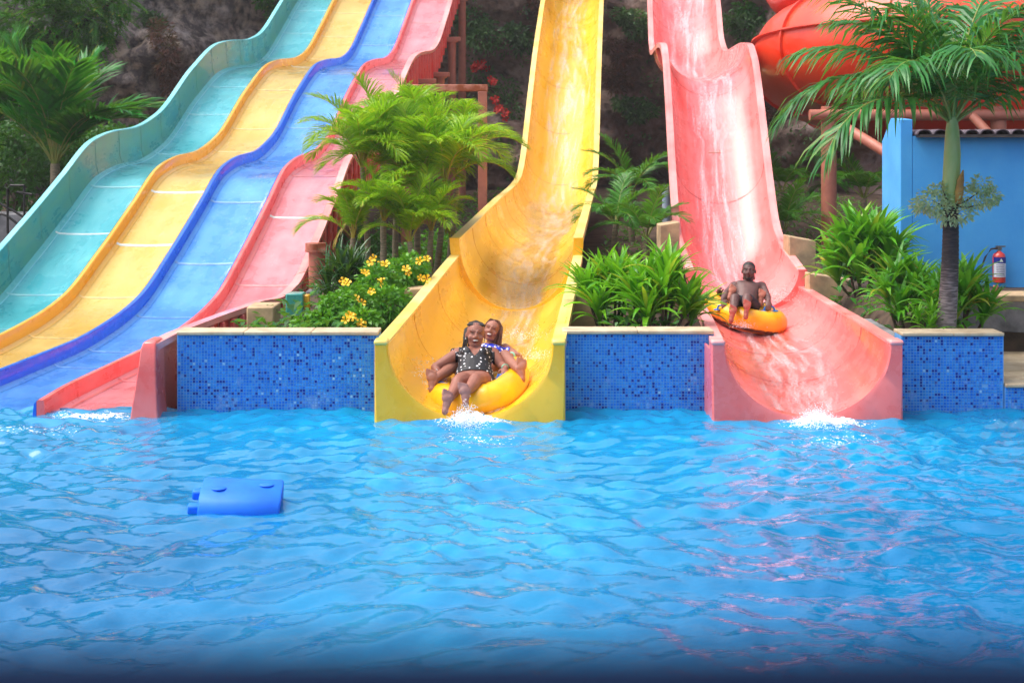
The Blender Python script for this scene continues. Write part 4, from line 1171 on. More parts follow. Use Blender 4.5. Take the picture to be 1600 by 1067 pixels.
def clump(label, px, Y, width, height, key, rosettes, per, group='strap-leaf clumps behind the pool wall', seed=1, sc=1.0):
    g = gnd(px, Y)
    t = thing('strap_leaf_plant', label, 'plant', g, group)
    r = random.Random(seed)
    for k in range(rosettes):
        a = k * 2.4; q = math.sqrt((k + .4) / rosettes)
        cx_, cy_ = math.cos(a) * q * width * .36, math.sin(a) * q * width * .26
        hz = height * (.46 * (1 - q * q * .85)) * r.uniform(.8, 1.15)
        c = g + Vector((cx_, cy_, max(hz, .02)))
        for j in range(per):
            az = 2 * math.pi * (j * .381966 + .1 * r.random())
            lean = Matrix.Rotation(R(14 * q), 4, Vector((-math.sin(a), math.cos(a), 0)))
            mi = r.choice((0, 1, 5)) if j < per * .5 else r.choice((1, 2, 3, 6)) if j < per * .85 else r.choice((3, 4, 6))
            Mx = Matrix.Translation(c + Vector((0, 0, r.uniform(-.06, .05)))) @ lean @ Matrix.Rotation(az, 4, 'Z') @ Matrix.Scale(sc * height * r.uniform(.85, 1.25), 4)
            inst('leaf', SM[key][mi], Mx, t)
        st = MB(); st.tube([g + Vector((cx_ * .6, cy_ * .6, -.03)), c], [.018, .014], 6); st.build('stalk', M['bark'], t)
    return t
clump('bright green strap-leaf clump beside yellow slide, left half of the pair', 958, 15.8, 1.05, 1.02, 'strap', 9, 32, seed=1)
clump('bright green strap-leaf clump touching the pink-red slide rim', 1032, 15.2, 1.0, 1.02, 'strap', 9, 32, seed=2)
clump('large strap-leaf plant before the corner of blue building', 1354, 19.4, 1.15, 1.35, 'strap_mid', 11, 26, seed=3)
clump('strap-leaf plant left of the tall palm trunk, with yellowing leaves', 1420, 15.9, .95, .92, 'strap_mid', 9, 30, seed=4)
clump('strap-leaf plant right of the tall palm trunk', 1500, 15.2, .8, .95, 'strap_mid', 8, 28, seed=5)
clump('small strap-leaf plant low at the foot of the tall palm', 1448, 14.75, .42, .48, 'strap', 4, 18, seed=6)
clump('dark narrow-leaved plant beside the brown column', 540, 17.6, .6, .95, 'strap_dark', 6, 34, seed=7)
clump('small grassy plant at left rim of the yellow slide', 645, 15.6, .35, .45, 'strap', 4, 16, seed=8)

# --- yellow-flowered shrubs
yf = pm('yellow_petal', srgb(250, 205, 10), srgb(245, 170, 5), rough=.5)
fm = MB()
for k in range(5):
    a = 2 * math.pi * k / 5
    u = Vector((math.cos(a), math.sin(a), 0)); s_ = Vector((-math.sin(a), math.cos(a), 0)); z_ = Vector((0, 0, 1))
    fm.add([z_ * 0, u * .018 - s_ * .006 + z_ * .02, u * .018 + s_ * .006 + z_ * .02, u * .042 - s_ * .019 + z_ * .034, u * .042 + s_ * .019 + z_ * .034, u * .055 + z_ * .028], [(0, 1, 2), (1, 3, 4, 2), (3, 5, 4)])
flower_me = fm.mesh('flower', yf, True, None)
def shrub(label, blobs, n, size, key, base, flowers=(), fl_me=None, seed=0, name='flowering_shrub', group=None, cat='shrub', fscale=1.0, flat=.5):
    t = thing(name, label, cat, base, group)
    leafcloud('foliage', L_[key], t, blobs, n, size, seed, flat, 'stuff')
    st = MB()
    for c, rad in blobs:
        st.tube([Vector(base) + Vector((random.uniform(-.05, .05), 0, -.05)), (Vector(base) + Vector(c)) / 2 + Vector((0, .03, -.03)), c], [.016, .011, .005], 6)
    st.build('stem', M['bark'], t)
    r = random.Random(seed)
    for fp_ in flowers:
        for k in range(2 if fscale == 1.0 else 5):
            d = Vector((r.gauss(0, .035), r.gauss(0, .03), r.gauss(0, .03))) * fscale
            Mx = Matrix.Translation(Vector(fp_) + d) @ Matrix.Rotation(R(55 + r.uniform(-35, 25)), 4, 'X') @ Matrix.Rotation(r.random() * 6.28, 4, 'Z') @ Matrix.Rotation(r.uniform(-.5, .5), 4, 'Y') @ Matrix.Scale(fscale * r.uniform(.8, 1.1), 4)
            inst('flower', fl_me or flower_me, Mx, t)
    return t
shrub('yellow-flowered shrub at the mosaic wall by the lane slide', [(P(530, 480, 15.4), (.22, .2, .16)), (P(505, 500, 15.2), (.16, .14, .11)), (P(565, 500, 15.1), (.20, .15, .12)), (P(475, 505, 15.1), (.12, .1, .07)), (P(552, 462, 15.8), (.14, .14, .12))], 2600, .07, 'bush', gnd(535, 15.4),
      [P(540, 497, 14.95), P(550, 496, 14.9), P(562, 504, 14.9), P(544, 444, 15.6), P(561, 465, 15.5)], seed=2)
shrub('taller yellow-flowered shrub under the golden palms', [(P(590, 440, 16.8), (.26, .22, .22)), (P(625, 430, 17.2), (.24, .2, .22)), (P(605, 475, 16.2), (.28, .2, .22)), (P(645, 420, 17.4), (.18, .18, .18)), (P(570, 470, 16.4), (.18, .15, .16))], 3600, .075, 'bush', gnd(605, 16.6),
      [P(580, 407, 16.5), P(575, 422, 16.5), P(605, 412, 16.7), P(638, 418, 16.9), P(660, 410, 17.1), P(659, 433, 16.9), P(580, 460, 16.0), P(602, 442, 16.3)], seed=3)
for k, (px, Y, w) in enumerate(((640, 18.2, .32), (560, 24, .6), (676, 22.8, .5), (930, 19.5, .4), (1335, 21.2, .35))):
    q = gnd(px, Y)
    shrub(('low green bush tucked behind the yellow slide rim', 'dim bush among the brown columns', 'green bush under the rearmost golden palm', 'low bush behind the tan wall by yellow slide', 'low bush at the brown column by blue building')[k],
          [(q + Vector((0, 0, w * .6)), (w, w * .7, w * .7)), (q + Vector((w * .6, 0, w * .4)), (w * .6, w * .5, w * .45)), (q + Vector((-w * .6, 0, w * .4)), (w * .6, w * .5, w * .5))], 1500, .09, 'bush' if k in (0, 2) else 'dark', q, name='garden_bush', seed=20 + k, group='low bushes between the slides')

# --- tree at the top left and dark growth under it
def spray_tree(label, base, crown, n, key, seed):
    t = thing('leafy_tree', label, 'tree', base)
    r = random.Random(seed)
    base = Vector(base)
    cc = sum((Vector(c) for c, _ in crown), Vector()) / len(crown)
    mb = MB(); mb.tube([base, base.lerp(cc, .4) + Vector((.2, 0, 0)), cc], [.22, .17, .08], 12)
    for c, rad in crown: mb.tube([base.lerp(cc, .55), (Vector(c) + cc) / 2 + Vector((0, 0, -.2)), c], [.10, .06, .025], 8)
    mb.build('trunk', M['bark'], t)
    lv = MB()
    for c, rad in crown:
        for _ in range(int(n * rad[0] * rad[2])):
            d = Vector((r.gauss(0, 1), r.gauss(0, 1), r.gauss(0, 1))).normalized()
            p = Vector(c) + Vector((d.x * rad[0], d.y * rad[1], d.z * rad[2])) * (.4 + .6 * r.random() ** .5)
            ax = (d * .8 + Vector((r.gauss(0, .6), r.gauss(0, .6), -.35))).normalized()
            sd_ = ax.cross(Vector((r.gauss(0, .3), r.gauss(0, .3), 1))).normalized()
            ln = r.uniform(.28, .5)
            for k in range(9):
                u = (k + 1) / 9
                q = p + ax * ln * u - Vector((0, 0, .12 * u * u))
                for sg in (-1, 1):
                    v = (ax * .55 + sd_ * sg - Vector((0, 0, .2))).normalized() * .13 * (1.15 - .6 * u)
                    w_ = ax * .028
                    lv.add([q, q + v * .5 + w_, q + v, q + v * .5 - w_], [(0, 1, 2, 3)])
    o = lv.build('crown', L_[key], t, True, None); o['kind'] = 'stuff'
    return t
TY = 33.5
spray_tree('dark leafy tree overhanging the rock at top left', gnd(20, TY), [(P(40, 30, TY), (1.3, 1.0, .8)), (P(105, 40, TY), (1.0, .9, .8)), (P(60, 90, TY), (.9, .8, .5)), (P(150, 20, TY), (.8, .7, .45)), (P(-40, 60, TY), (1.0, .9, .9)), (P(100, -40, TY), (1.4, 1.0, .7)), (P(180, 0, TY), (.5, .5, .25)), (P(0, 120, TY + .5), (.9, .7, .45)), (P(125, 85, TY), (.45, .4, .4))], 330, 'tree', 4)
for k, (px, py, Y, w, h, lab) in enumerate(((40, 235, 31, 1.5, .9, 'dark bush below the left palm'), (140, 240, 31.5, 1.3, .7, 'dark bush between left palm and teal wall'), (-30, 190, 32, 1.2, .9, 'dark bush at the left picture edge'), (200, 225, 35, 1.0, .5, 'dim bush behind the dip of the teal wall'))):
    c = P(px, py, Y)
    shrub(lab, [(c, (w, .8, h)), (c + Vector((w * .7, 0, -.2)), (w * .6, .6, h * .7)), (c + Vector((-w * .6, .2, .15)), (w * .6, .6, h * .6)), (c + Vector((0, 0, -h)), (w, .8, h))], 3800, .16, 'dark', gnd(px, Y), name='dark_bush', seed=40 + k, group='dark bushes behind the lane slide', flat=.35)

# --- growth on the cliff
def on_cliff(px, py, off=.15):
    Y = 44
    for _ in range(6):
        p = P(px, py, Y); Y = cliff_y(p.x, p.z)
    return P(px, py, Y - off)
rf = pm('red_petal', srgb(225, 40, 25), srgb(190, 25, 20), rough=.5)
rme = flower_me.copy(); rme.materials[0] = rf
c = on_cliff(765, 135, .5)
shrub('red-flowered shrub hanging on the dark cliff', [(on_cliff(750, 115, .4), (.5, .4, .35)), (on_cliff(785, 140, .4), (.55, .4, .4)), (on_cliff(800, 170, .4), (.35, .3, .35)), (on_cliff(740, 175, .4), (.4, .3, .35)), (on_cliff(760, 60, .3), (.7, .4, .4))], 1500, .13, 'cliff', c,
      [on_cliff(746, 104, .8), on_cliff(752, 107, .8), on_cliff(741, 109, .8), on_cliff(768, 129, .8), on_cliff(773, 155, .75), on_cliff(780, 173, .75), on_cliff(785, 177, .75), on_cliff(744, 172, .75)], rme, seed=60, name='red_flowered_shrub', fscale=2.3)
cl = [(735, 30, .9, .6, 'cliff', 'grey-green bush on the cliff above the portal frame'), (810, 55, .5, .5, 'cliff', 'grey-green tuft on the cliff left of yellow slide top'), (965, 75, .7, .45, 'wine', 'wine-red tuft on the cliff right of yellow slide'), (990, 30, .8, .45, 'cliff', 'green tuft on the cliff between the slide tops'), (960, 120, .6, .4, 'wine', 'lower wine-red tuft between yellow and pink-red slides'), (1165, 40, 1.0, .5, 'cliff', 'green bush on the cliff between pink-red and orange slides'), (1185, 20, .9, .5, 'dark', 'dark bush on the cliff beside the orange tube'), (255, 60, .5, .9, 'wine', 'wine-red creeper down the rock left of teal slide'), (262, 110, .45, .7, 'wine', 'lower wine-red creeper on the rock by teal slide'), (240, 35, .5, .5, 'cliff', 'grey-green creeper high on the left rock'), (428, 8, .7, .4, 'tree', 'green sprig above the crest of the teal slide'), (1200, 180, .8, .4, 'wine', 'wine-red tuft low on the cliff below orange tube'), (990, 165, .8, .4, 'cliff', 'dim tuft on the cliff behind the taller green palm'), (850, 8, .6, .4, 'wine', 'wine-red tuft at the top left of yellow slide')]
for k, (px, py, w, h, key, lab) in enumerate(cl):
    c = on_cliff(px, py, .3)
    blobs = [(c, (w * .6, .35, h * .6)), (c + Vector((w * .5, -.05, -h * .4)), (w * .45, .3, h * .45)), (c + Vector((-w * .45, -.05, h * .3)), (w * .4, .3, h * .4)), (c + Vector((w * .1, 0, -h * .8)), (w * .4, .3, h * .4))]
    shrub(lab, blobs, 900, .17, key, c + Vector((0, .3, -.2)), name='cliff_plant', seed=70 + k, group='tufts growing on the cliff', flat=.22 if key == 'wine' else .4)
# creepers and moss: uncountable
cr = MB(); r = random.Random(99)
for _ in range(5200):
    px, py = r.uniform(600, 1330), r.uniform(-30, 330)
    if mnoise.noise(Vector((px * .013, py * .02, 3))) < .02: continue
    p = on_cliff(px, py, .02 + .12 * r.random())
    a = Vector((r.gauss(0, 1), -.6, r.gauss(0, .8) - .5)).normalized(); b = a.cross(Vector((r.gauss(0, .4), -1, r.gauss(0, .4)))).normalized()
    s = r.uniform(.06, .17)
    cr.add([p, p + a * s * .5 + b * s * .25, p + a * s, p + a * s * .5 - b * s * .25], [(0, 1, 2, 3)])
o = cr.build('cliff_creepers', L_['cliff'], None, True, None); tag(o, 'thin green creepers and weeds spread over the dark cliff', 'creepers', kind='stuff')
# fallen logs on the slope
lg = thing('fallen_log', 'grey fallen log on the slope right of yellow slide top', 'log', on_cliff(965, 12, .3))
mb = MB(); mb.tube([on_cliff(950, 9, .4), on_cliff(968, 13, .45), on_cliff(988, 20, .4)], [.1, .11, .09], 10); mb.build('log', M['bark'], lg)

# --- low ground cover between the plants: uncountable
gc = MB(); r = random.Random(31)
for _ in range(15000):
    y = 14.6 + 27 * r.random() ** 1.4; x = r.uniform(-3.2, 7.5) if y < 22 else r.uniform(-4, 9)
    if x < lane_right(y) + .35 or abs(x - yel_x(y)) < 1.1 or abs(x - red_x(y)) < 1.1 or (x > 4.7 and y < 21.5): continue
    if mnoise.noise(Vector((x * .8, y * .8, 5))) < -.25: continue
    p = Vector((x, y, ground_h(x, y) + r.random() * .16))
    az = r.random() * 6.28; a = Vector((math.cos(az), math.sin(az), r.uniform(.2, 1.4))).normalized(); b = a.cross(Vector((0, 0, 1))).normalized()
    s = r.uniform(.08, .22)
    gc.add([p, p + a * s * .5 + b * s * .2, p + a * s - Vector((0, 0, s * .3)), p + a * s * .5 - b * s * .2], [(0, 1, 2, 3)])
o = gc.build('ground_cover', L_['dark'], None, True, None); tag(o, 'low dark green ground cover between the slides', 'ground cover', kind='stuff')

# --- black railing at far left
ra = thing('black_railing', 'black tubular stair railing behind the teal wall', 'railing', P(20, 350, 25))
for pts in ([(0, 318), (22, 330), (45, 345), (60, 365)], [(-20, 345), (2, 334), (12, 338), (30, 352), (50, 370)], [(12, 365), (12, 296), (16, 290), (38, 290)], [(38, 290), (38, 365)], [(26, 300), (50, 304)]):
    mb = MB(); mb.tube([P(x, y, 25) for x, y in pts], .022, 10); mb.build('rail', M['black'], ra)
pathm = MB(); q = P(8, 335, 26); pathm.box((q.x - 1.2, 26.6, q.z - .35), (3.0, 1.0, .7)); tag(pathm.build('stair_landing', M['grey_concrete'], bevel=.02), kind='structure')
# ---------------------------------------------------------------- ride tubes
def tubemat():
    m, n, l, b, out = newmat('tube_vinyl')
    tc = N(n, 'ShaderNodeTexCoord')
    nz = N(n, 'ShaderNodeTexNoise', i_Scale=5, i_Detail=4); l.new(tc.outputs['Object'], nz.inputs['Vector'])
    l.new(mixc(n, l, ramp(n, l, nz.outputs[0], [(.35, 0), (.7, 1)]), srgb(252, 196, 10), srgb(248, 172, 6)), b.inputs['Base Color'])
    b.inputs['Roughness'].default_value = .3; b.inputs['Subsurface Weight'].default_value = .0; b.inputs['Coat Weight'].default_value = .3
    f = N(n, 'ShaderNodeTexNoise', i_Scale=60, i_Detail=2); l.new(tc.outputs['Object'], f.inputs['Vector'])
    bp = N(n, 'ShaderNodeBump', i_Strength=.12, i_Distance=.005); l.new(f.outputs[0], bp.inputs['Height']); l.new(bp.outputs[0], b.inputs['Normal'])
    return m
M['vinyl'] = tubemat()
M['handle'] = pm('blue_webbing', srgb(30, 130, 220), srgb(20, 100, 200), rough=.5)
M['strip'] = pm('worn_base_fabric', srgb(120, 80, 45), srgb(60, 40, 28), rough=.8, scale=20)
def ride_tube(label, loc, rz, rx, ry, sc=1.0):
    t = thing('ride_tube', label, 'inflatable tube', loc, 'yellow double ride tubes')
    Mx = Matrix.Translation(loc) @ Matrix.Rotation(rz, 4, 'Z') @ Matrix.Rotation(ry, 4, 'Y') @ Matrix.Rotation(rx, 4, 'X') @ Matrix.Scale(sc, 4)
    a, bl_, r = .365, .60, .155
    n = 96; ring = []
    def cl(u):
        th = 2 * math.pi * u
        c, s = math.cos(th), math.sin(th)
        return Vector((a * math.copysign(abs(c) ** .8, c), bl_ * math.copysign(abs(s) ** .8, s), 0))
    for k in range(n):
        u = k / n
        p = cl(u); d = (cl(u + .004) - cl(u - .004)).normalized(); o = Vector((d.y, -d.x, 0))
        rr = r * (1 + .018 * math.cos(k * 2 * math.pi * 34 / n * 1.0) + .01 * math.cos(k * 1.9))
        ring.append([Mx @ (p + (o * math.cos(2*math.pi*q/22) + Vector((0, 0, 1)) * math.sin(2*math.pi*q/22)) * rr) for q in range(22)])
    ring.append(ring[0])
    mb = MB(); mb.loft(ring, True, False); mb.build('ring', M['vinyl'], t, angle=None)
    mb = MB(); mb.tube([Mx @ Vector((x, .0 , -.02)) for x in (-a, -a * .5, 0, a * .5, a)], [.12 * sc, .125 * sc, .13 * sc, .125 * sc, .12 * sc], 18); mb.build('cross_bar', M['vinyl'], t)
    # floor and wear strip under the ring
    mb = MB(); rg = [Mx @ (cl(k / 48) * 1.02 + Vector((0, 0, -.13))) for k in range(48)]; rg2 = [Mx @ (cl(k / 48) * 1.02 + Vector((0, 0, -.15))) for k in range(48)]
    mb.loft([rg, rg2], True, True); mb.build('base', M['strip'], t)
    ws = []
    for k in range(65):
        p = cl(k / 64); d = (cl(k / 64 + .004) - cl(k / 64 - .004)).normalized(); o = Vector((d.y, -d.x, 0))
        ws.append([Mx @ (p + o * r * math.cos(R(an)) * q + Vector((0, 0, 1)) * r * math.sin(R(an)) * q) for an, q in ((-32, 1.0), (-38, 1.04), (-52, 1.04), (-58, 1.0))])
    mb = MB(); mb.loft(ws, False); mb.build('wear_strip', M['strip'], t)
    return t, Mx
def grip(t, pos, d):
    """webbing handle: a loop with two patches"""
    pos = Vector(pos); d = Vector(d).normalized()
    mb = MB(); up = Vector((0, 0, 1))
    mb.tube([pos - d * .075 - up * .045, pos - d * .06 + up * .0, pos + up * .012, pos + d * .06, pos + d * .075 - up * .045], [.014] * 5, 8)
    o = mb.build('handle', M['handle'], t)
    for s in (-1, 1):
        pb = MB(); pb.ellipsoid(pos + d * .085 * s - up * .05, (d, d.cross(up), up), (.045, .035, .012)); pb.build('patch', M['handle'], o)

# ---------------------------------------------------------------- people
def skinmat(name, c, c2, rough=.42):
    m, n, l, b, out = newmat(name)
    tc = N(n, 'ShaderNodeTexCoord'); nz = N(n, 'ShaderNodeTexNoise', i_Scale=7, i_Detail=4); l.new(tc.outputs['Object'], nz.inputs['Vector'])
    l.new(mixc(n, l, ramp(n, l, nz.outputs[0], [(.35, 0), (.7, 1)]), c, c2), b.inputs['Base Color'])
    b.inputs['Roughness'].default_value = rough + .12; b.inputs['Specular IOR Level'].default_value = .35
    return m
def printmat(name, base, spots, scale, th):
    m, n, l, b, out = newmat(name)
    tc = N(n, 'ShaderNodeTexCoord'); nz = N(n, 'ShaderNodeTexNoise', i_Scale=14); l.new(tc.outputs['Object'], nz.inputs['Vector'])
    dm = N(n, 'ShaderNodeMixRGB'); dm.inputs[0].default_value = .03; l.new(tc.outputs['Object'], dm.inputs[1]); l.new(nz.outputs[1], dm.inputs[2])
    vo = N(n, 'ShaderNodeTexVoronoi', i_Scale=scale); vo.inputs['Randomness'].default_value = .75; l.new(dm.outputs[0], vo.inputs['Vector'])
    l.new(mixc(n, l, ramp(n, l, vo.outputs['Distance'], [(th, 1), (th + .06, 0)]), base, spots), b.inputs['Base Color'])
    b.inputs['Roughness'].default_value = .6
    return m
M['eye_dark'] = pm('eye_dark', (.01, .008, .007), rough=.2)
M['eye_white'] = pm('eye_white', (.75, .72, .68), rough=.25)
M['teeth'] = pm('teeth', (.85, .82, .76), rough=.3)
M['mouth'] = pm('mouth_inside', (.16, .03, .03), rough=.5)
M['hair'] = pm('black_braids', (.012, .010, .010), (.03, .025, .022), rough=.55, scale=60, bump=.5, bscale=200)
M['hair_brown'] = pm('brown_braids', srgb(120, 72, 52), srgb(72, 42, 32), rough=.55, scale=60, bump=.5, bscale=200)

class Body:
    def __init__(s):
        s.mb = MB(); s.extra = MB(); s.soles = []; s.torso = None
    def cap(s, a, b, ra, rb): s.mb.capsule(a, b, ra, rb)
    def limb(s, pts, rad):
        for k in range(len(pts) - 1): s.cap(pts[k], pts[k+1], rad[k], rad[k+1])
    def torsoloft(s, hip, neck, right, fwd, prof):
        """prof: (t, half width, half depth, forward offset)"""
        rings = []
        ax = (Vector(neck) - Vector(hip))
        for t, w, d, o in prof:
            c = Vector(hip) + ax * t + fwd * o
            rings.append([c + right * w * math.copysign(abs(math.cos(a)) ** .85, math.cos(a)) + fwd * d * math.sin(a) for a in [2*math.pi*k/24 for k in range(24)]])
        s.mb.loft(rings, True, True)
        s.torso = (Vector(hip), ax.length, ax.normalized(), right, fwd)
    def hand(s, wrist, d, n, side, size=1.0, curl=70):
        """d: towards the fingers, n: palm side, side: towards the thumb"""
        w = Vector(wrist); d = Vector(d).normalized(); n = Vector(n); n = (n - d * n.dot(d)).normalized(); l = d.cross(n); 
        if l.dot(Vector(side)) < 0: l = -l
        z = size
        s.mb.ellipsoid(w + d * .045 * z, (l, d, n), (.038*z, .056*z, .019*z))
        for k, (o, ln) in enumerate(((.029, .068), (.010, .077), (-.010, .072), (-.028, .056))):
            b = w + d * (.085 - abs(o) * .25) * z + l * o * z
            a1, a2, a3 = R(curl * .35), R(curl), R(curl * 1.7)
            p1 = b + (d * math.cos(a1) + n * math.sin(a1)) * ln * .48 * z
            p2 = p1 + (d * math.cos(a2) + n * math.sin(a2)) * ln * .32 * z
            p3 = p2 + (d * math.cos(a3) + n * math.sin(a3)) * ln * .24 * z
            s.limb([b - d * .02 * z, b, p1, p2, p3], [.0095*z, .0098*z, .009*z, .0085*z, .0075*z])
        b = w + d * .022 * z + l * .03 * z
        p1 = b + (l * .75 + d * .55 + n * .3).normalized() * .036 * z; p2 = p1 + (d * .8 + n * .6 + l * .1).normalized() * .03 * z
        s.limb([b - l * .012 * z, b, p1, p2], [.013*z, .0125*z, .0105*z, .009*z])
    def foot(s, ankle, heel, toe, sole_n):
        heel, toe, ankle = Vector(heel), Vector(toe), Vector(ankle)
        t = (toe - heel); L = max(t.length, .215); t.normalize()
        n = Vector(sole_n); n = (n - t * n.dot(t)).normalized(); w = t.cross(n).normalized()
        top = -n
        s.mb.ellipsoid(heel + t * .035 + top * .03, (w, t, n), (.033, .045, .034))
        s.mb.ellipsoid(heel + t * L * .45 + top * .03 , (w, t, n), (.034, L * .38, .027))
        s.mb.ellipsoid(heel + t * L * .70 + top * .02, (w, t, n), (.050, L * .22, .024))
        s.cap(ankle, heel + t * .055 + top * .035, .033, .032)
        s.cap(ankle, heel + t * L * .55 + top * .03, .03, .026)
        for k, (o, ln, r_) in enumerate(((-.036, .036, .0165), (-.013, .037, .0125), (.008, .034, .0120), (.027, .030, .0115), (.043, .024, .0110))):
            b = heel + t * (L * .86 - k * .004) + w * o + top * .018
            s.limb([b, b + t * ln, b + t * (ln + .008) + n * .006], [r_ * 1.05, r_, r_ * .85])
        s.soles.append((heel + t * L * .5, n, L * .75))
    def head(s, c, f, u, smile, hair=None, female=True, size=1.0):
        c, f, u = Vector(c), Vector(f).normalized(), Vector(u)
        u = (u - f * u.dot(f)).normalized(); r = f.cross(u)
        z = size
        q = lambda x, y, h: c + (r * x + f * y + u * h) * z
        r = r * 1.1
        A = (r, f, u)
        m = s.mb
        m.ellipsoid(q(0, -.012, .035), A, (.074*z, .094*z, .083*z), 20, 13)
        m.ellipsoid(q(0, .018, -.02), A, (.064*z, .072*z, .088*z), 20, 13)
        m.ellipsoid(q(0, .042, -.078), A, (.038*z, .038*z, .032*z))
        for sg in (-1, 1):
            m.ellipsoid(q(sg*.038, .058, -.022), A, (.028*z, .026*z, .026*z))
            m.capsule(q(sg*.012, .084, .036), q(sg*.048, .067, .036), .010*z, .009*z)
            m.capsule(q(sg*.045, .0, -.06), q(sg*.03, .04, -.085), .022*z, .02*z)
            m.ellipsoid(q(sg*.077, -.005, -.005), (f, u, r), (.017*z, .03*z, .008*z))
            m.ellipsoid(q(sg*.014, .094, -.022), A, (.012*z, .012*z, .009*z))
        m.capsule(q(0, .088, .022), q(0, .104, -.016), .009*z, .0145*z)
        # features that carry a colour of their own (1 eye white, 2 dark, 3 lips, 4 teeth, 5 mouth)
        e = s.extra
        for sg in (-1, 1):
            if smile < .5:
                e.ellipsoid(q(sg*.031, .0765, .016), A, (.0115*z, .009*z, .0045*z), mi=1)
                e.ellipsoid(q(sg*.031, .0835, .016), A, (.0055*z, .005*z, .0045*z), mi=2)
                e.capsule(q(sg*.019, .087, .028), q(sg*.045, .078, .025), .0028*z, .0025*z, 6, 2)
            else:
                e.capsule(q(sg*.019, .086, .016), q(sg*.032, .0835, .020), .0020*z, .0026*z, 6, 2)
                e.capsule(q(sg*.032, .0835, .020), q(sg*.045, .075, .015), .0026*z, .0018*z, 6, 2)
            e.capsule(q(sg*.015, .0965, .042), q(sg*.034, .0905, .047), .0020*z, .0026*z, 6, 2)
            e.capsule(q(sg*.034, .0905, .047), q(sg*.052, .074, .041), .0026*z, .0015*z, 6, 2)
        if smile >= .5:
            op = .007 + .010 * (smile - .5) * 2
            e.ellipsoid(q(0, .077, -.054), A, (.029*z, .014*z, (op + .006)*z), mi=3)
            e.ellipsoid(q(0, .083, -.054), A, (.0255*z, .0115*z, (op + .001)*z), mi=5)
            e.ellipsoid(q(0, .0865, -.0505 + .002), A, (.022*z, .0105*z, (op * .62)*z), mi=4)
        else:
            e.ellipsoid(q(0, .082, -.050), A, (.024*z, .010*z, .0065*z), mi=3)
            e.ellipsoid(q(0, .082, -.0605), A, (.021*z, .010*z, .0075*z), mi=3)
            e.ellipsoid(q(0, .0885, -.0553), A, (.021*z, .004*z, .0014*z), mi=5)
        return q, A
    def finish(s, t, mats, voxel=.0065, smooth=4, clothes=()):
        me0 = s.mb.mesh('raw', mats[0], True, None)
        o = bpy.data.objects.new('raw', me0); COL.objects.link(o)
        md = o.modifiers.new('r', 'REMESH'); md.mode = 'VOXEL'; md.voxel_size = voxel; md.use_smooth_shade = True
        sm = o.modifiers.new('s', 'SMOOTH'); sm.factor = .5; sm.iterations = smooth
        dg = bpy.context.evaluated_depsgraph_get()
        me = bpy.data.meshes.new_from_object(o.evaluated_get(dg))
        bpy.data.objects.remove(o)
        nv, nf = len(me.vertices), len(me.polygons)
        co_ = np.zeros(nv * 3); me.vertices.foreach_get('co', co_); co_ = co_.reshape(-1, 3)
        no_ = np.zeros(nv * 3); me.vertices.foreach_get('normal', no_); no_ = no_.reshape(-1, 3)
        faces = [tuple(p.vertices) for p in me.polygons]
        fc = np.array([co_[list(f)].mean(0) for f in faces]); fn = np.zeros(nf * 3); me.polygons.foreach_get('normal', fn); fn = fn.reshape(-1, 3)
        mi = np.zeros(nf, int)
        for c, n, rad in s.soles:
            c, n = np.array(c), np.array(n)
            mi[(np.linalg.norm(fc - c, axis=1) < rad) & (np.abs((fc - c) @ n) < .028) & (fn @ n > .1)] = 6
        out = MB(); out.v = [tuple(v) for v in co_]; out.f = faces; out.m = list(mi); out.uv = [None] * nf
        off = len(out.v)
        out.v += s.extra.v; out.f += [tuple(i + off for i in f) for f in s.extra.f]; out.m += s.extra.m; out.uv += [None] * len(s.extra.f)
        b = out.build('body', mats, t, True, None)
        # clothing follows the body surface
        hip, L, ax, right, fwd = s.torso
        rel = fc - np.array(hip)
        loc = np.stack([rel @ np.array(right), rel @ np.array(fwd), rel @ np.array(ax)], 1)
        fl_ = np.stack([fn @ np.array(right), fn @ np.array(fwd), fn @ np.array(ax)], 1)
        for name, mat, sel, thick in clothes:
            pick = np.where(sel(loc, L, fl_, fc))[0]
            used = {}; cv = []; cf = []
            for i in pick:
                f = []
                for v in faces[i]:
                    if v not in used:
                        used[v] = len(cv); cv.append(tuple(co_[v] + no_[v] * thick))
                    f.append(used[v])
                cf.append(tuple(f))
            cm = MB(); cm.add(cv, cf); co2 = cm.build(name, mat, t, True, None)
            sd2 = co2.modifiers.new('cloth', 'SOLIDIFY'); sd2.thickness = .005; sd2.offset = -1
        return b

def braid(mb, pts, r, bumps=9):
    pts = [Vector(p) for p in pts]
    res = []; rad = []
    n = bumps * 2
    for k in range(n + 1):
        u = k / n * (len(pts) - 1); i = min(int(u), len(pts) - 2)
        res.append(pts[i].lerp(pts[i+1], u - i)); rad.append(r * (1.15 if k % 2 else .85) * (1 - .45 * k / n))
    mb.tube(res, rad, 7)

WOMAN = [(-.16, .10, .07, 0), (-.08, .17, .115, 0), (.06, .19, .128, 0), (.22, .178, .12, .008), (.40, .155, .11, .014), (.56, .158, .112, .014), (.72, .168, .116, .012), (.86, .172, .096, .0), (.95, .14, .07, -.005), (1.02, .066, .056, 0), (1.12, .054, .054, .005)]
MAN = [(-.16, .10, .07, 0), (-.08, .15, .10, 0), (.06, .160, .112, 0), (.22, .152, .112, .012), (.40, .150, .112, .016), (.56, .165, .112, .012), (.74, .185, .115, .008), (.88, .190, .095, 0), (.97, .15, .07, -.005), (1.04, .07, .06, 0), (1.14, .058, .056, .005)]

TOCAM = lambda p: (co.location - Vector(p)).normalized()
# ---- tube with the two women
t1, M1 = ride_tube('yellow double tube at the mouth of the yellow slide, carrying two women', (-.345, 14.32, .195), R(-4), R(7), R(-8))
hl, hr = P(689, 603, 14.08), P(791, 592, 14.08)

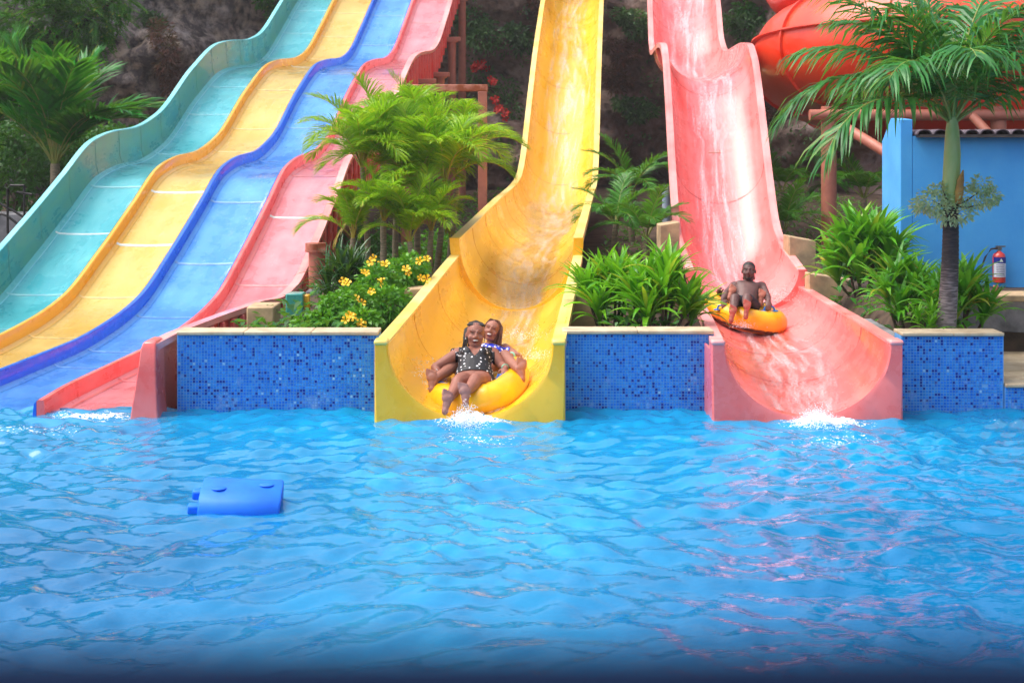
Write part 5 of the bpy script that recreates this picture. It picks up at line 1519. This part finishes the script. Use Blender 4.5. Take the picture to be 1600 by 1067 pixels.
def person(label, loc): return thing('person', label, 'person', loc, None)

# front woman
B = Body()
hip, neck = P(741, 594, 14.02), P(743, 547, 14.34)
axis = (neck - hip).normalized(); right = Vector((1, .05, .04)).normalized(); right = (right - axis * right.dot(axis)).normalized(); fwd = axis.cross(right); fwd = -fwd if fwd.y > 0 else fwd
pw = person('woman in black swimsuit with white petals, laughing, front of the tube', hip)
B.torsoloft(hip, neck, right, fwd, WOMAN)
for sg in (-1, 1): B.mb.ellipsoid(hip + axis * .29 + right * .068 * sg + fwd * .085, (right, fwd, axis), (.066, .056, .066))
hc = P(743, 524, 14.30)
B.limb([neck - axis * .03, hc + Vector((0, .03, -.06))], [.056, .052])
q, A = B.head(hc, TOCAM(hc) + Vector((.05, 0, .02)), Vector((.06, 0, 1)), .75, size=1.1)
sl_, sr_ = P(715, 553, 14.30), P(770, 552, 14.30)
el, er = P(680, 574, 14.22), P(784, 571, 14.22)
wl_, wr_ = P(687, 589, 14.10), P(790, 575, 14.10)
for a, e_, w_, sg in ((sl_, el, wl_, -1), (sr_, er, wr_, 1)):
    B.limb([neck - axis * .07 + right * .06 * sg, a, a.lerp(e_, .5), e_, e_.lerp(w_, .4), w_], [.062, .064, .055, .045, .043, .029])
    B.hand(w_, Vector((.12 * -sg, -.5, -.55)), Vector((-sg * .2, .4, -.8)), Vector((-sg, 0, .1)), 1.0, 75)
    grip(t1, w_ + Vector((.01 * -sg, -.075, -.055)), Vector((1, .2 * sg, 0)))
# legs reach over the front of the ring
for h_, k_, a_, he, to in ((P(728, 598, 14.02), P(716, 597, 13.76), P(703, 622, 13.52), P(695, 646, 13.42), P(699, 615, 13.50)),
                           (P(757, 598, 14.02), P(743, 594, 13.74), P(731, 611, 13.52), P(728, 634, 13.42), P(723, 602, 13.50))):
    B.limb([h_, h_.lerp(k_, .5) + Vector((0, 0, .01)), k_, k_.lerp(a_, .35) + Vector((0, .015, -.012)), a_], [.108, .092, .068, .064, .040])
    B.foot(a_, he, to, TOCAM(he) + Vector((0, 0, -.25)))
wm = [skinmat('skin_brown', srgb(160, 106, 90), srgb(138, 88, 74)), M['eye_white'], M['eye_dark'], skinmat('lips', srgb(128, 62, 58), srgb(112, 52, 50)), M['teeth'], M['mouth'], skinmat('sole', srgb(158, 114, 106), srgb(136, 96, 92))]
swim = printmat('petal_print', (.005, .005, .010), (.8, .8, .85), 27, .23)
def suit(loc, L, fl_, fc):
    x, y, z = loc[:, 0], loc[:, 1], loc[:, 2]
    ok = (z > -.12) & (z < L * .99) & (np.abs(x) < .195) & (np.abs(y) < .19)
    vneck = (y > -.02) & (z > L * .50 + np.abs(x) * 1.5)
    back = (y <= -.02) & (z > L * .9)
    strap = (np.abs(x) > .085) & (np.abs(x) < .135) & (z < L * 1.02)
    legs = (z < .02) & (y > .085)
    return ok & ~((vneck | back) & ~strap) & ~legs & ~((z > L * .8) & (np.abs(x) > .165))
B.finish(pw, wm, clothes=[('swimsuit', swim, suit, .008)])
# ruffled shoulder
for sp in (sl_, sr_):
    mb = MB()
    rr = []
    for k in range(15):
        a = 2 * math.pi * k / 14
        rr.append([sp + axis * .02 + Vector((.058 * math.cos(a), .05 * math.sin(a), .012 + .03 * math.sin(a * .5))), sp + axis * .02 + Vector(((.066 + .010 * (k % 2)) * math.cos(a), .06 * math.sin(a), .0 + .018 * (k % 2)))])
    mb.loft(rr, False); o = mb.build('ruffle', swim, pw, True, None); sd2 = o.modifiers.new('c', 'SOLIDIFY'); sd2.thickness = .004
# hair drawn back, braids over her right shoulder
mb = MB()
mb.ellipsoid(q(0, -.026, .047), A, (.078, .092, .082), 20, 12)
for k in range(13):
    a = R(-75 + 150 * k / 12)
    p0 = q(.07 * math.sin(a), .048 * math.cos(a), .088); p1 = q(.05 * math.sin(a), -.05, .135 - .02 * abs(math.sin(a))); p2 = q(.03, -.12, .09)
    braid(mb, [p0, p1, p2], .011, 8)
for k in range(13):
    o_ = Vector((random.uniform(-.02, .025), random.uniform(-.03, .03), 0))
    braid(mb, [q(.04, -.10, .08) + o_ * .5, q(.075, -.05, .05) + o_, q(.083, -.01, -.03) + o_, q(.08 + random.uniform(-.02, .02), .0, -.10 - .03 * random.random()) + o_], .0095, 10)
mb.build('hair', M['hair'], pw, True, None)
for s_ in (-1, 1):
    er_ = MB(); er_.ellipsoid(q(s_ * .08, .005, -.035), A, (.006, .006, .008)); er_.build('earring', M['teeth'], pw)
bm_ = MB(); d_ = (wr_ - er).normalized(); x_ = d_.cross(Vector((0, 0, 1))).normalized(); z_ = x_.cross(d_); c_ = wr_ - d_ * .015
bm_.tube([c_ + (x_ * math.cos(a) + z_ * math.sin(a)) * .032 for a in np.linspace(0, 6.283, 21)], .008, 8); bm_.build('bracelet', pm('mint_band', srgb(140, 205, 180), rough=.5), pw)

# rear woman
B = Body()
hip, neck = P(757, 585, 14.62), P(769, 543, 14.93)
axis = (neck - hip).normalized(); right = Vector((1, 0, -.02)); right = (right - axis * right.dot(axis)).normalized(); fwd = axis.cross(right); fwd = -fwd if fwd.y > 0 else fwd
pw = person('woman with brown braids laughing behind the swimsuit woman, blue floral top', hip)
B.torsoloft(hip, neck, right, fwd, WOMAN)
hc = P(769, 517, 14.92)
B.limb([neck - axis * .03, hc + Vector((-.01, .03, -.06))], [.054, .05])
q, A = B.head(hc, TOCAM(hc) + Vector((-.22, 0, .16)), Vector((.20, .05, 1)), 1.0, size=.98)
sl_, sr_ = P(746, 548, 14.93), P(789, 545, 14.93)
el, er = P(712, 566, 14.80), P(811, 559, 14.74)
wl_, wr_ = P(690, 582, 14.62), P(797, 556, 14.58)
for a, e_, w_, sg in ((sl_, el, wl_, -1), (sr_, er, wr_, 1)):
    B.limb([neck - axis * .07 + right * .06 * sg, a, a.lerp(e_, .5), e_, e_.lerp(w_, .4), w_], [.058, .058, .05, .042, .04, .028])
B.hand(wl_, Vector((.1, -.4, -.6)), Vector((.2, .4, -.8)), Vector((1, 0, 0)), 1.0, 75)
B.hand(wr_, Vector((-.6, -.6, -.3)), Vector((-.1, -.3, -1)), Vector((-.4, .2, 1)), .95, 55)
for h_, k_, a_, he, to in ((P(742, 590, 14.6), P(708, 571, 14.30), P(682, 590, 14.00), P(674, 613, 13.90), P(673, 582, 13.97)),
                           (P(774, 588, 14.6), P(789, 556, 14.34), P(809, 576, 14.04), P(817, 597, 13.96), P(815, 561, 14.03))):
    B.limb([h_, h_.lerp(k_, .5) + Vector((0, 0, .01)), k_, k_.lerp(a_, .35) + Vector((0, .015, -.012)), a_], [.1, .086, .064, .06, .038])
    B.foot(a_, he, to, TOCAM(he) + Vector((.1 if he.x > -.3 else -.1, 0, 0)))
wm2 = [skinmat('skin_warm_brown', srgb(166, 112, 94), srgb(144, 94, 80)), M['eye_white'], M['eye_dark'], wm[3], M['teeth'], M['mouth'], skinmat('sole_warm', srgb(168, 116, 100), srgb(146, 98, 86))]
flor = printmat('blue_floral_print', srgb(40, 60, 200), srgb(225, 225, 245), 22, .30)
def top2(loc, L, fl_, fc):
    x, y, z = loc[:, 0], loc[:, 1], loc[:, 2]
    return (z > -.12) & (z < L * .93) & (np.abs(x) < .195) & (np.abs(y) < .19) & ~((z < .03) & (y > .08))
B.finish(pw, wm2, clothes=[('floral_top', flor, top2, .008)])
mb = MB(); rr = []
for k in range(25):
    a = 2 * math.pi * k / 24
    rr.append([neck - axis * .035 + right * .11 * math.cos(a) + fwd * .085 * math.sin(a), neck - axis * (.075 + .012 * (k % 2)) + right * (.19 + .012 * (k % 2)) * math.cos(a) + fwd * .125 * math.sin(a)])
mb.loft(rr, False); o = mb.build('ruffle_collar', flor, pw, True, None); sd2 = o.modifiers.new('c', 'SOLIDIFY'); sd2.thickness = .005
mb = MB(); mb.ellipsoid(q(0, -.026, .045), A, (.078, .092, .08), 20, 12)
for k in range(30):
    s_ = -1 if k % 5 else 1
    x0 = random.uniform(.02, .075) * s_
    o_ = Vector((random.uniform(-.02, .035) * s_, random.uniform(-.03, .02), 0))
    braid(mb, [q(x0 * .5, .03 - .06 * random.random(), .12), q(s_ * .082, -.01, .06) + o_ * .4, q(s_ * .088, .0, -.03) + o_, q(s_ * (.085 + .02 * random.random()), .0, -.11 - .05 * random.random()) + o_ * 1.5], .0085, 10)
mb.build('hair', M['hair_brown'], pw, True, None)
bm_ = MB(); d_ = (wr_ - er).normalized(); x_ = d_.cross(Vector((0, 0, 1))).normalized(); z_ = x_.cross(d_); c_ = wr_ - d_ * .03
bm_.tube([c_ + (x_ * math.cos(a) + z_ * math.sin(a)) * .035 for a in np.linspace(0, 6.283, 21)], .011, 8); bm_.build('bracelet', pm('mint_band_wide', srgb(150, 215, 190), rough=.5), pw)

# ---- tube with the man and a rider behind him
t2, M2 = ride_tube('yellow double tube carrying the bare-chested man down the pink-red slide', (3.14, 19.42, .30), R(12), R(5), R(10))
B = Body()
hip, neck = P(1165, 476, 19.12), P(1168, 443, 19.40)
axis = (neck - hip).normalized(); right = Vector((1, 0, 0)); right = (right - axis * right.dot(axis)).normalized(); fwd = axis.cross(right); fwd = -fwd if fwd.y > 0 else fwd
pm_ = person('bare-chested bearded man in dark shorts riding the tube, soles toward viewer', hip)
B.torsoloft(hip, neck, right, fwd, MAN)
for sg in (-1, 1): B.mb.ellipsoid(hip + axis * .30 + right * .08 * sg + fwd * .075, (right, fwd, axis), (.08, .035, .055))
hc = P(1170, 424, 19.36)
B.limb([neck - axis * .03, hc + Vector((0, .03, -.06))], [.066, .060])
q, A = B.head(hc, TOCAM(hc) + Vector((-.06, 0, -.02)), Vector((0, 0, 1)), 0, size=1.08)
sl_, sr_ = P(1147, 447, 19.40), P(1190, 447, 19.40)
el, er = P(1134, 459, 19.24), P(1199, 462, 19.24)
wl_, wr_ = P(1129, 468, 19.02), P(1201, 470, 19.02)
for a, e_, w_, sg in ((sl_, el, wl_, -1), (sr_, er, wr_, 1)):
    B.limb([neck - axis * .07 + right * .08 * sg, a, a.lerp(e_, .5), e_, e_.lerp(w_, .4), w_], [.066, .066, .055, .044, .043, .03])
    B.hand(w_, Vector((.1 * -sg, -.5, -.55)), Vector((-sg * .2, .4, -.8)), Vector((-sg, 0, .1)), 1.12, 75)
    grip(t2, w_ + Vector((.0, -.05, -.08)), Vector((1, .2 * sg, 0)))
for h_, k_, a_, he, to in ((P(1157, 478, 19.1), P(1148, 466, 18.84), P(1146, 487, 18.62), P(1142, 504, 18.50), P(1146, 479, 18.56)),
                           (P(1176, 478, 19.1), P(1167, 466, 18.84), P(1167, 480, 18.62), P(1165, 498, 18.50), P(1168, 470, 18.56))):
    B.limb([h_, h_.lerp(k_, .5), k_, k_.lerp(a_, .35) + Vector((0, .02, -.012)), a_], [.095, .08, .064, .06, .038])
    B.foot(a_, he, to, TOCAM(he) + Vector((0, 0, -.15)))
mm = [skinmat('skin_dark', srgb(118, 86, 82), srgb(92, 68, 66), .34), M['eye_white'], M['eye_dark'], skinmat('lips_dark', srgb(98, 58, 56), srgb(80, 46, 46)), M['teeth'], M['mouth'], skinmat('sole_pink', srgb(176, 96, 82), srgb(150, 80, 70))]
shorts_m = pm('dark_shorts', srgb(35, 40, 58), srgb(22, 24, 34), rough=.7)
def shorts(loc, L, fl_, fc):
    x, y, z = loc[:, 0], loc[:, 1], loc[:, 2]
    return (z > -.2) & (z < L * .13) & (np.abs(x) < .2) & (y < .26)
B.finish(pm_, mm, clothes=[('shorts', shorts_m, shorts, .01)])
mb = MB(); mb.ellipsoid(q(0, -.017, .043), A, (.0745 * 1.08, .0935 * 1.08, .081 * 1.08), 20, 12); mb.build('hair', M['hair'], pm_, True, None)
mb = MB(); mb.ellipsoid(q(0, .052, -.086), A, (.036, .034, .026)); mb.ellipsoid(q(.03, .045, -.07), A, (.022, .024, .024)); mb.ellipsoid(q(-.03, .045, -.07), A, (.022, .024, .024)); mb.build('beard', M['hair'], pm_, True, None)

# rider behind the man: feet and a hand show on both sides of him
B = Body()
hip, neck = P(1166, 466, 19.75), P(1169, 446, 20.08)
axis = (neck - hip).normalized(); right = Vector((1, 0, 0)); fwd = axis.cross(right); fwd = -fwd if fwd.y > 0 else fwd
pb_ = person('rider mostly hidden behind the bare-chested man, feet either side of him', hip)
B.torsoloft(hip, neck, right, fwd, [(t, w * .92, d, o) for t, w, d, o in WOMAN])
hc = P(1170, 434, 20.12)
B.limb([neck - axis * .03, hc + Vector((0, .03, -.06))], [.05, .05])
q, A = B.head(hc, TOCAM(hc), Vector((0, 0, 1)), 0, size=.95)
sl_, sr_ = P(1152, 450, 20.05), P(1186, 450, 20.05)
el, er = P(1132, 461, 19.9), P(1196, 464, 19.9)
wl_, wr_ = P(1125, 461, 19.66), P(1203, 474, 19.66)
for a, e_, w_, sg in ((sl_, el, wl_, -1), (sr_, er, wr_, 1)):
    B.limb([neck - axis * .06 + right * .05 * sg, a, a.lerp(e_, .5), e_, w_], [.05, .05, .042, .036, .027])
B.hand(wl_, Vector((-.3, -.5, .7)), Vector((.5, -.5, -.3)), Vector((1, 0, .2)), 1.05, 60)
B.hand(wr_, Vector((0, -.5, -.5)), Vector((-.2, .4, -.8)), Vector((-1, 0, 0)), 1.0, 75)
for h_, k_, a_, he, to in ((P(1155, 470, 19.72), P(1140, 460, 19.40), P(1141, 462, 19.16), P(1138, 468, 19.08), P(1145, 451, 19.16)),
                           (P(1178, 470, 19.72), P(1188, 463, 19.40), P(1188, 468, 19.16), P(1188, 478, 19.08), P(1191, 457, 19.14))):
    B.limb([h_, h_.lerp(k_, .5), k_, k_.lerp(a_, .35), a_], [.085, .07, .052, .048, .032])
    B.foot(a_, he, to, TOCAM(he))
mm2 = [skinmat('skin_dark_rider', srgb(110, 72, 62), srgb(86, 56, 50)), M['eye_white'], M['eye_dark'], mm[3], M['teeth'], M['mouth'], skinmat('sole_tan', srgb(180, 110, 90), srgb(156, 92, 76))]
B.finish(pb_, mm2, clothes=[('shirt', shorts_m, lambda loc, L, fl_, fc: (loc[:, 2] > -.12) & (loc[:, 2] < L * .9) & (np.abs(loc[:, 0]) < .16), .008)])
mb = MB(); mb.ellipsoid(q(0, -.017, .043), A, (.0745, .0935, .081), 20, 12); mb.build('hair', M['hair'], pb_, True, None)

# ---------------------------------------------------------------- splashes and float
def splash(label, cx, cy, w, h, n, seed, floor_y=0):
    r = random.Random(seed); mb = MB()
    base = [(0, 0, 1), (.94, 0, -.33), (-.47, .82, -.33), (-.47, -.82, -.33)]
    oc = [(1,0,0),(-1,0,0),(0,1,0),(0,-1,0),(0,0,1),(0,0,-1)]
    of = [(0,2,4),(2,1,4),(1,3,4),(3,0,4),(2,0,5),(1,2,5),(3,1,5),(0,3,5)]
    for _ in range(n):
        a = r.gauss(0, .42); b = r.gauss(0, .4)
        z = abs(r.gauss(0, .5)) * h * math.exp(-(a * a + b * b) * 1.5)
        s = r.uniform(.0015, .0055)
        c = (cx + a * w, cy + b * .3, z + .01)
        mb.add([(c[0] + x * s, c[1] + y * s, c[2] + q_ * s * 1.2) for x, y, q_ in oc], of)
    # heaped white water under the drops
    nn = 46; vs_ = []; fs_ = []
    for j in range(nn):
        for i in range(nn):
            a = (i / (nn - 1) - .5) * 3.2; b = (j / (nn - 1) - .5) * 3.2
            e_ = math.exp(-(a * a + b * b) * 1.6)
            z = e_ * h * .55 * (.55 + .9 * abs(mnoise.noise(Vector((a * 5, b * 5, seed))))) + e_ * h * .25 * mnoise.noise(Vector((a * 14, b * 14, seed))) - .09 * (1 - e_) ** 2
            vs_.append((cx + a * w * .8, cy + b * .22, z))
    for j in range(nn - 1):
        for i in range(nn - 1): fs_.append((j*nn+i, j*nn+i+1, (j+1)*nn+i+1, (j+1)*nn+i))
    mb.add(vs_, fs_)
    o = mb.build('splash', M['spray'], None, True, None)
    return tag(o, label, 'splash', kind='stuff')
sp, n, l, b, out = newmat('water_spray')
b.inputs['Base Color'].default_value = (.86, .92, .97, 1); b.inputs['Roughness'].default_value = .12; b.inputs['IOR'].default_value = 1.33; b.inputs['Subsurface Weight'].default_value = 0
M['spray'] = sp
splash('white splash at the mouth of the yellow slide', -.42, 13.3, .2, .15, 3000, 1)
splash('white splash at the mouth of the pink-red slide', 2.84, 13.28, .24, .13, 3000, 2)
def sheet_spray(label, pts, n, seed, rad=.09):
    r = random.Random(seed); mb = MB()
    oc = [(1,0,0),(-1,0,0),(0,1,0),(0,-1,0),(0,0,1),(0,0,-1)]
    of = [(0,2,4),(2,1,4),(1,3,4),(3,0,4),(2,0,5),(1,2,5),(3,1,5),(0,3,5)]
    for _ in range(n):
        p, sc_ = r.choice(pts)
        c = Vector(p) + Vector((r.gauss(0, rad), r.gauss(0, rad), abs(r.gauss(0, rad * .6)))) * sc_
        s = r.uniform(.002, .006)
        mb.add([(c[0] + x * s, c[1] + y * s, c[2] + q_ * s) for x, y, q_ in oc], of)
    return tag(mb.build('spray', M['spray'], None, True, None), label, 'spray', kind='stuff')
sheet_spray('spray thrown up beside the women on the yellow slide', [(P(655, 585, 14.3), 1.3), (P(662, 605, 14.2), 1.0), (P(822, 530, 15.2), 1.2), (P(836, 560, 14.6), .8)], 900, 4)
sheet_spray('spray thrown up behind the bare-chested man', [(P(1218, 470, 19.4), 1.4), (P(1208, 462, 19.8), 1.2), (P(1160, 512, 18.6), .9)], 800, 5)

# thin warm haze in the air between the viewer and the cliff
hm = bpy.data.materials.new('haze'); hm.use_nodes = True
hn = hm.node_tree.nodes; hn.remove(hn['Principled BSDF'])
pv = hn.new('ShaderNodeVolumePrincipled'); pv.inputs['Color'].default_value = (.92, .92, .95, 1); pv.inputs['Density'].default_value = .0009; pv.inputs['Anisotropy'].default_value = .3
hm.node_tree.links.new(pv.outputs[0], hn['Material Output'].inputs['Volume'])
hb = MB(); hb.box((0, 57, 6.2), (150, 130, 16.4)); tag(hb.build('haze', hm, smooth=False), kind='stuff')

fl = thing('float_block', 'bright blue rounded foam float drifting in the pool', 'float', (-1.94, 10.3, 0))
fm_ = pm('blue_foam', srgb(0, 122, 238), srgb(0, 104, 226), rough=.6, scale=3)
Rm = Matrix.Translation((-1.94, 10.28, .05)) @ Matrix.Rotation(R(5), 4, 'Z') @ Matrix.Rotation(R(3), 4, 'Y') @ Matrix.Rotation(R(12), 4, 'X')
mb = MB()
pf = [(-.21, -.12), (-.225, -.06), (-.22, .0), (-.19, .05), (-.14, .075), (-.05, .088), (.12, .088), (.19, .07), (.215, .0), (.21, -.12)]
mb.loft([[Rm @ Vector((x * 1.0, y * s_, z * s_)) for y, z in pf] for x, s_ in ((-.285, .93), (-.272, 1), (.272, 1), (.285, .93))], True, True); mb.build('float_body', fm_, fl, angle=50)
for x, y in ((-.16, -.02), (.17, .06)):
    mb = MB(); mb.ellipsoid(Rm @ Vector((x, y, .088)), (Vector((1, 0, 0)), Vector((0, 1, 0)), Vector((0, 0, 1))), (.055, .055, .012)); mb.build('knob', fm_, fl)
for y in (-.13, .1):
    mb = MB(); mb.box(Rm @ Vector((-.315, y, -.02)), (.09, .07, .07), Rm.to_3x3()); mb.build('lug', fm_, fl, bevel=.015)
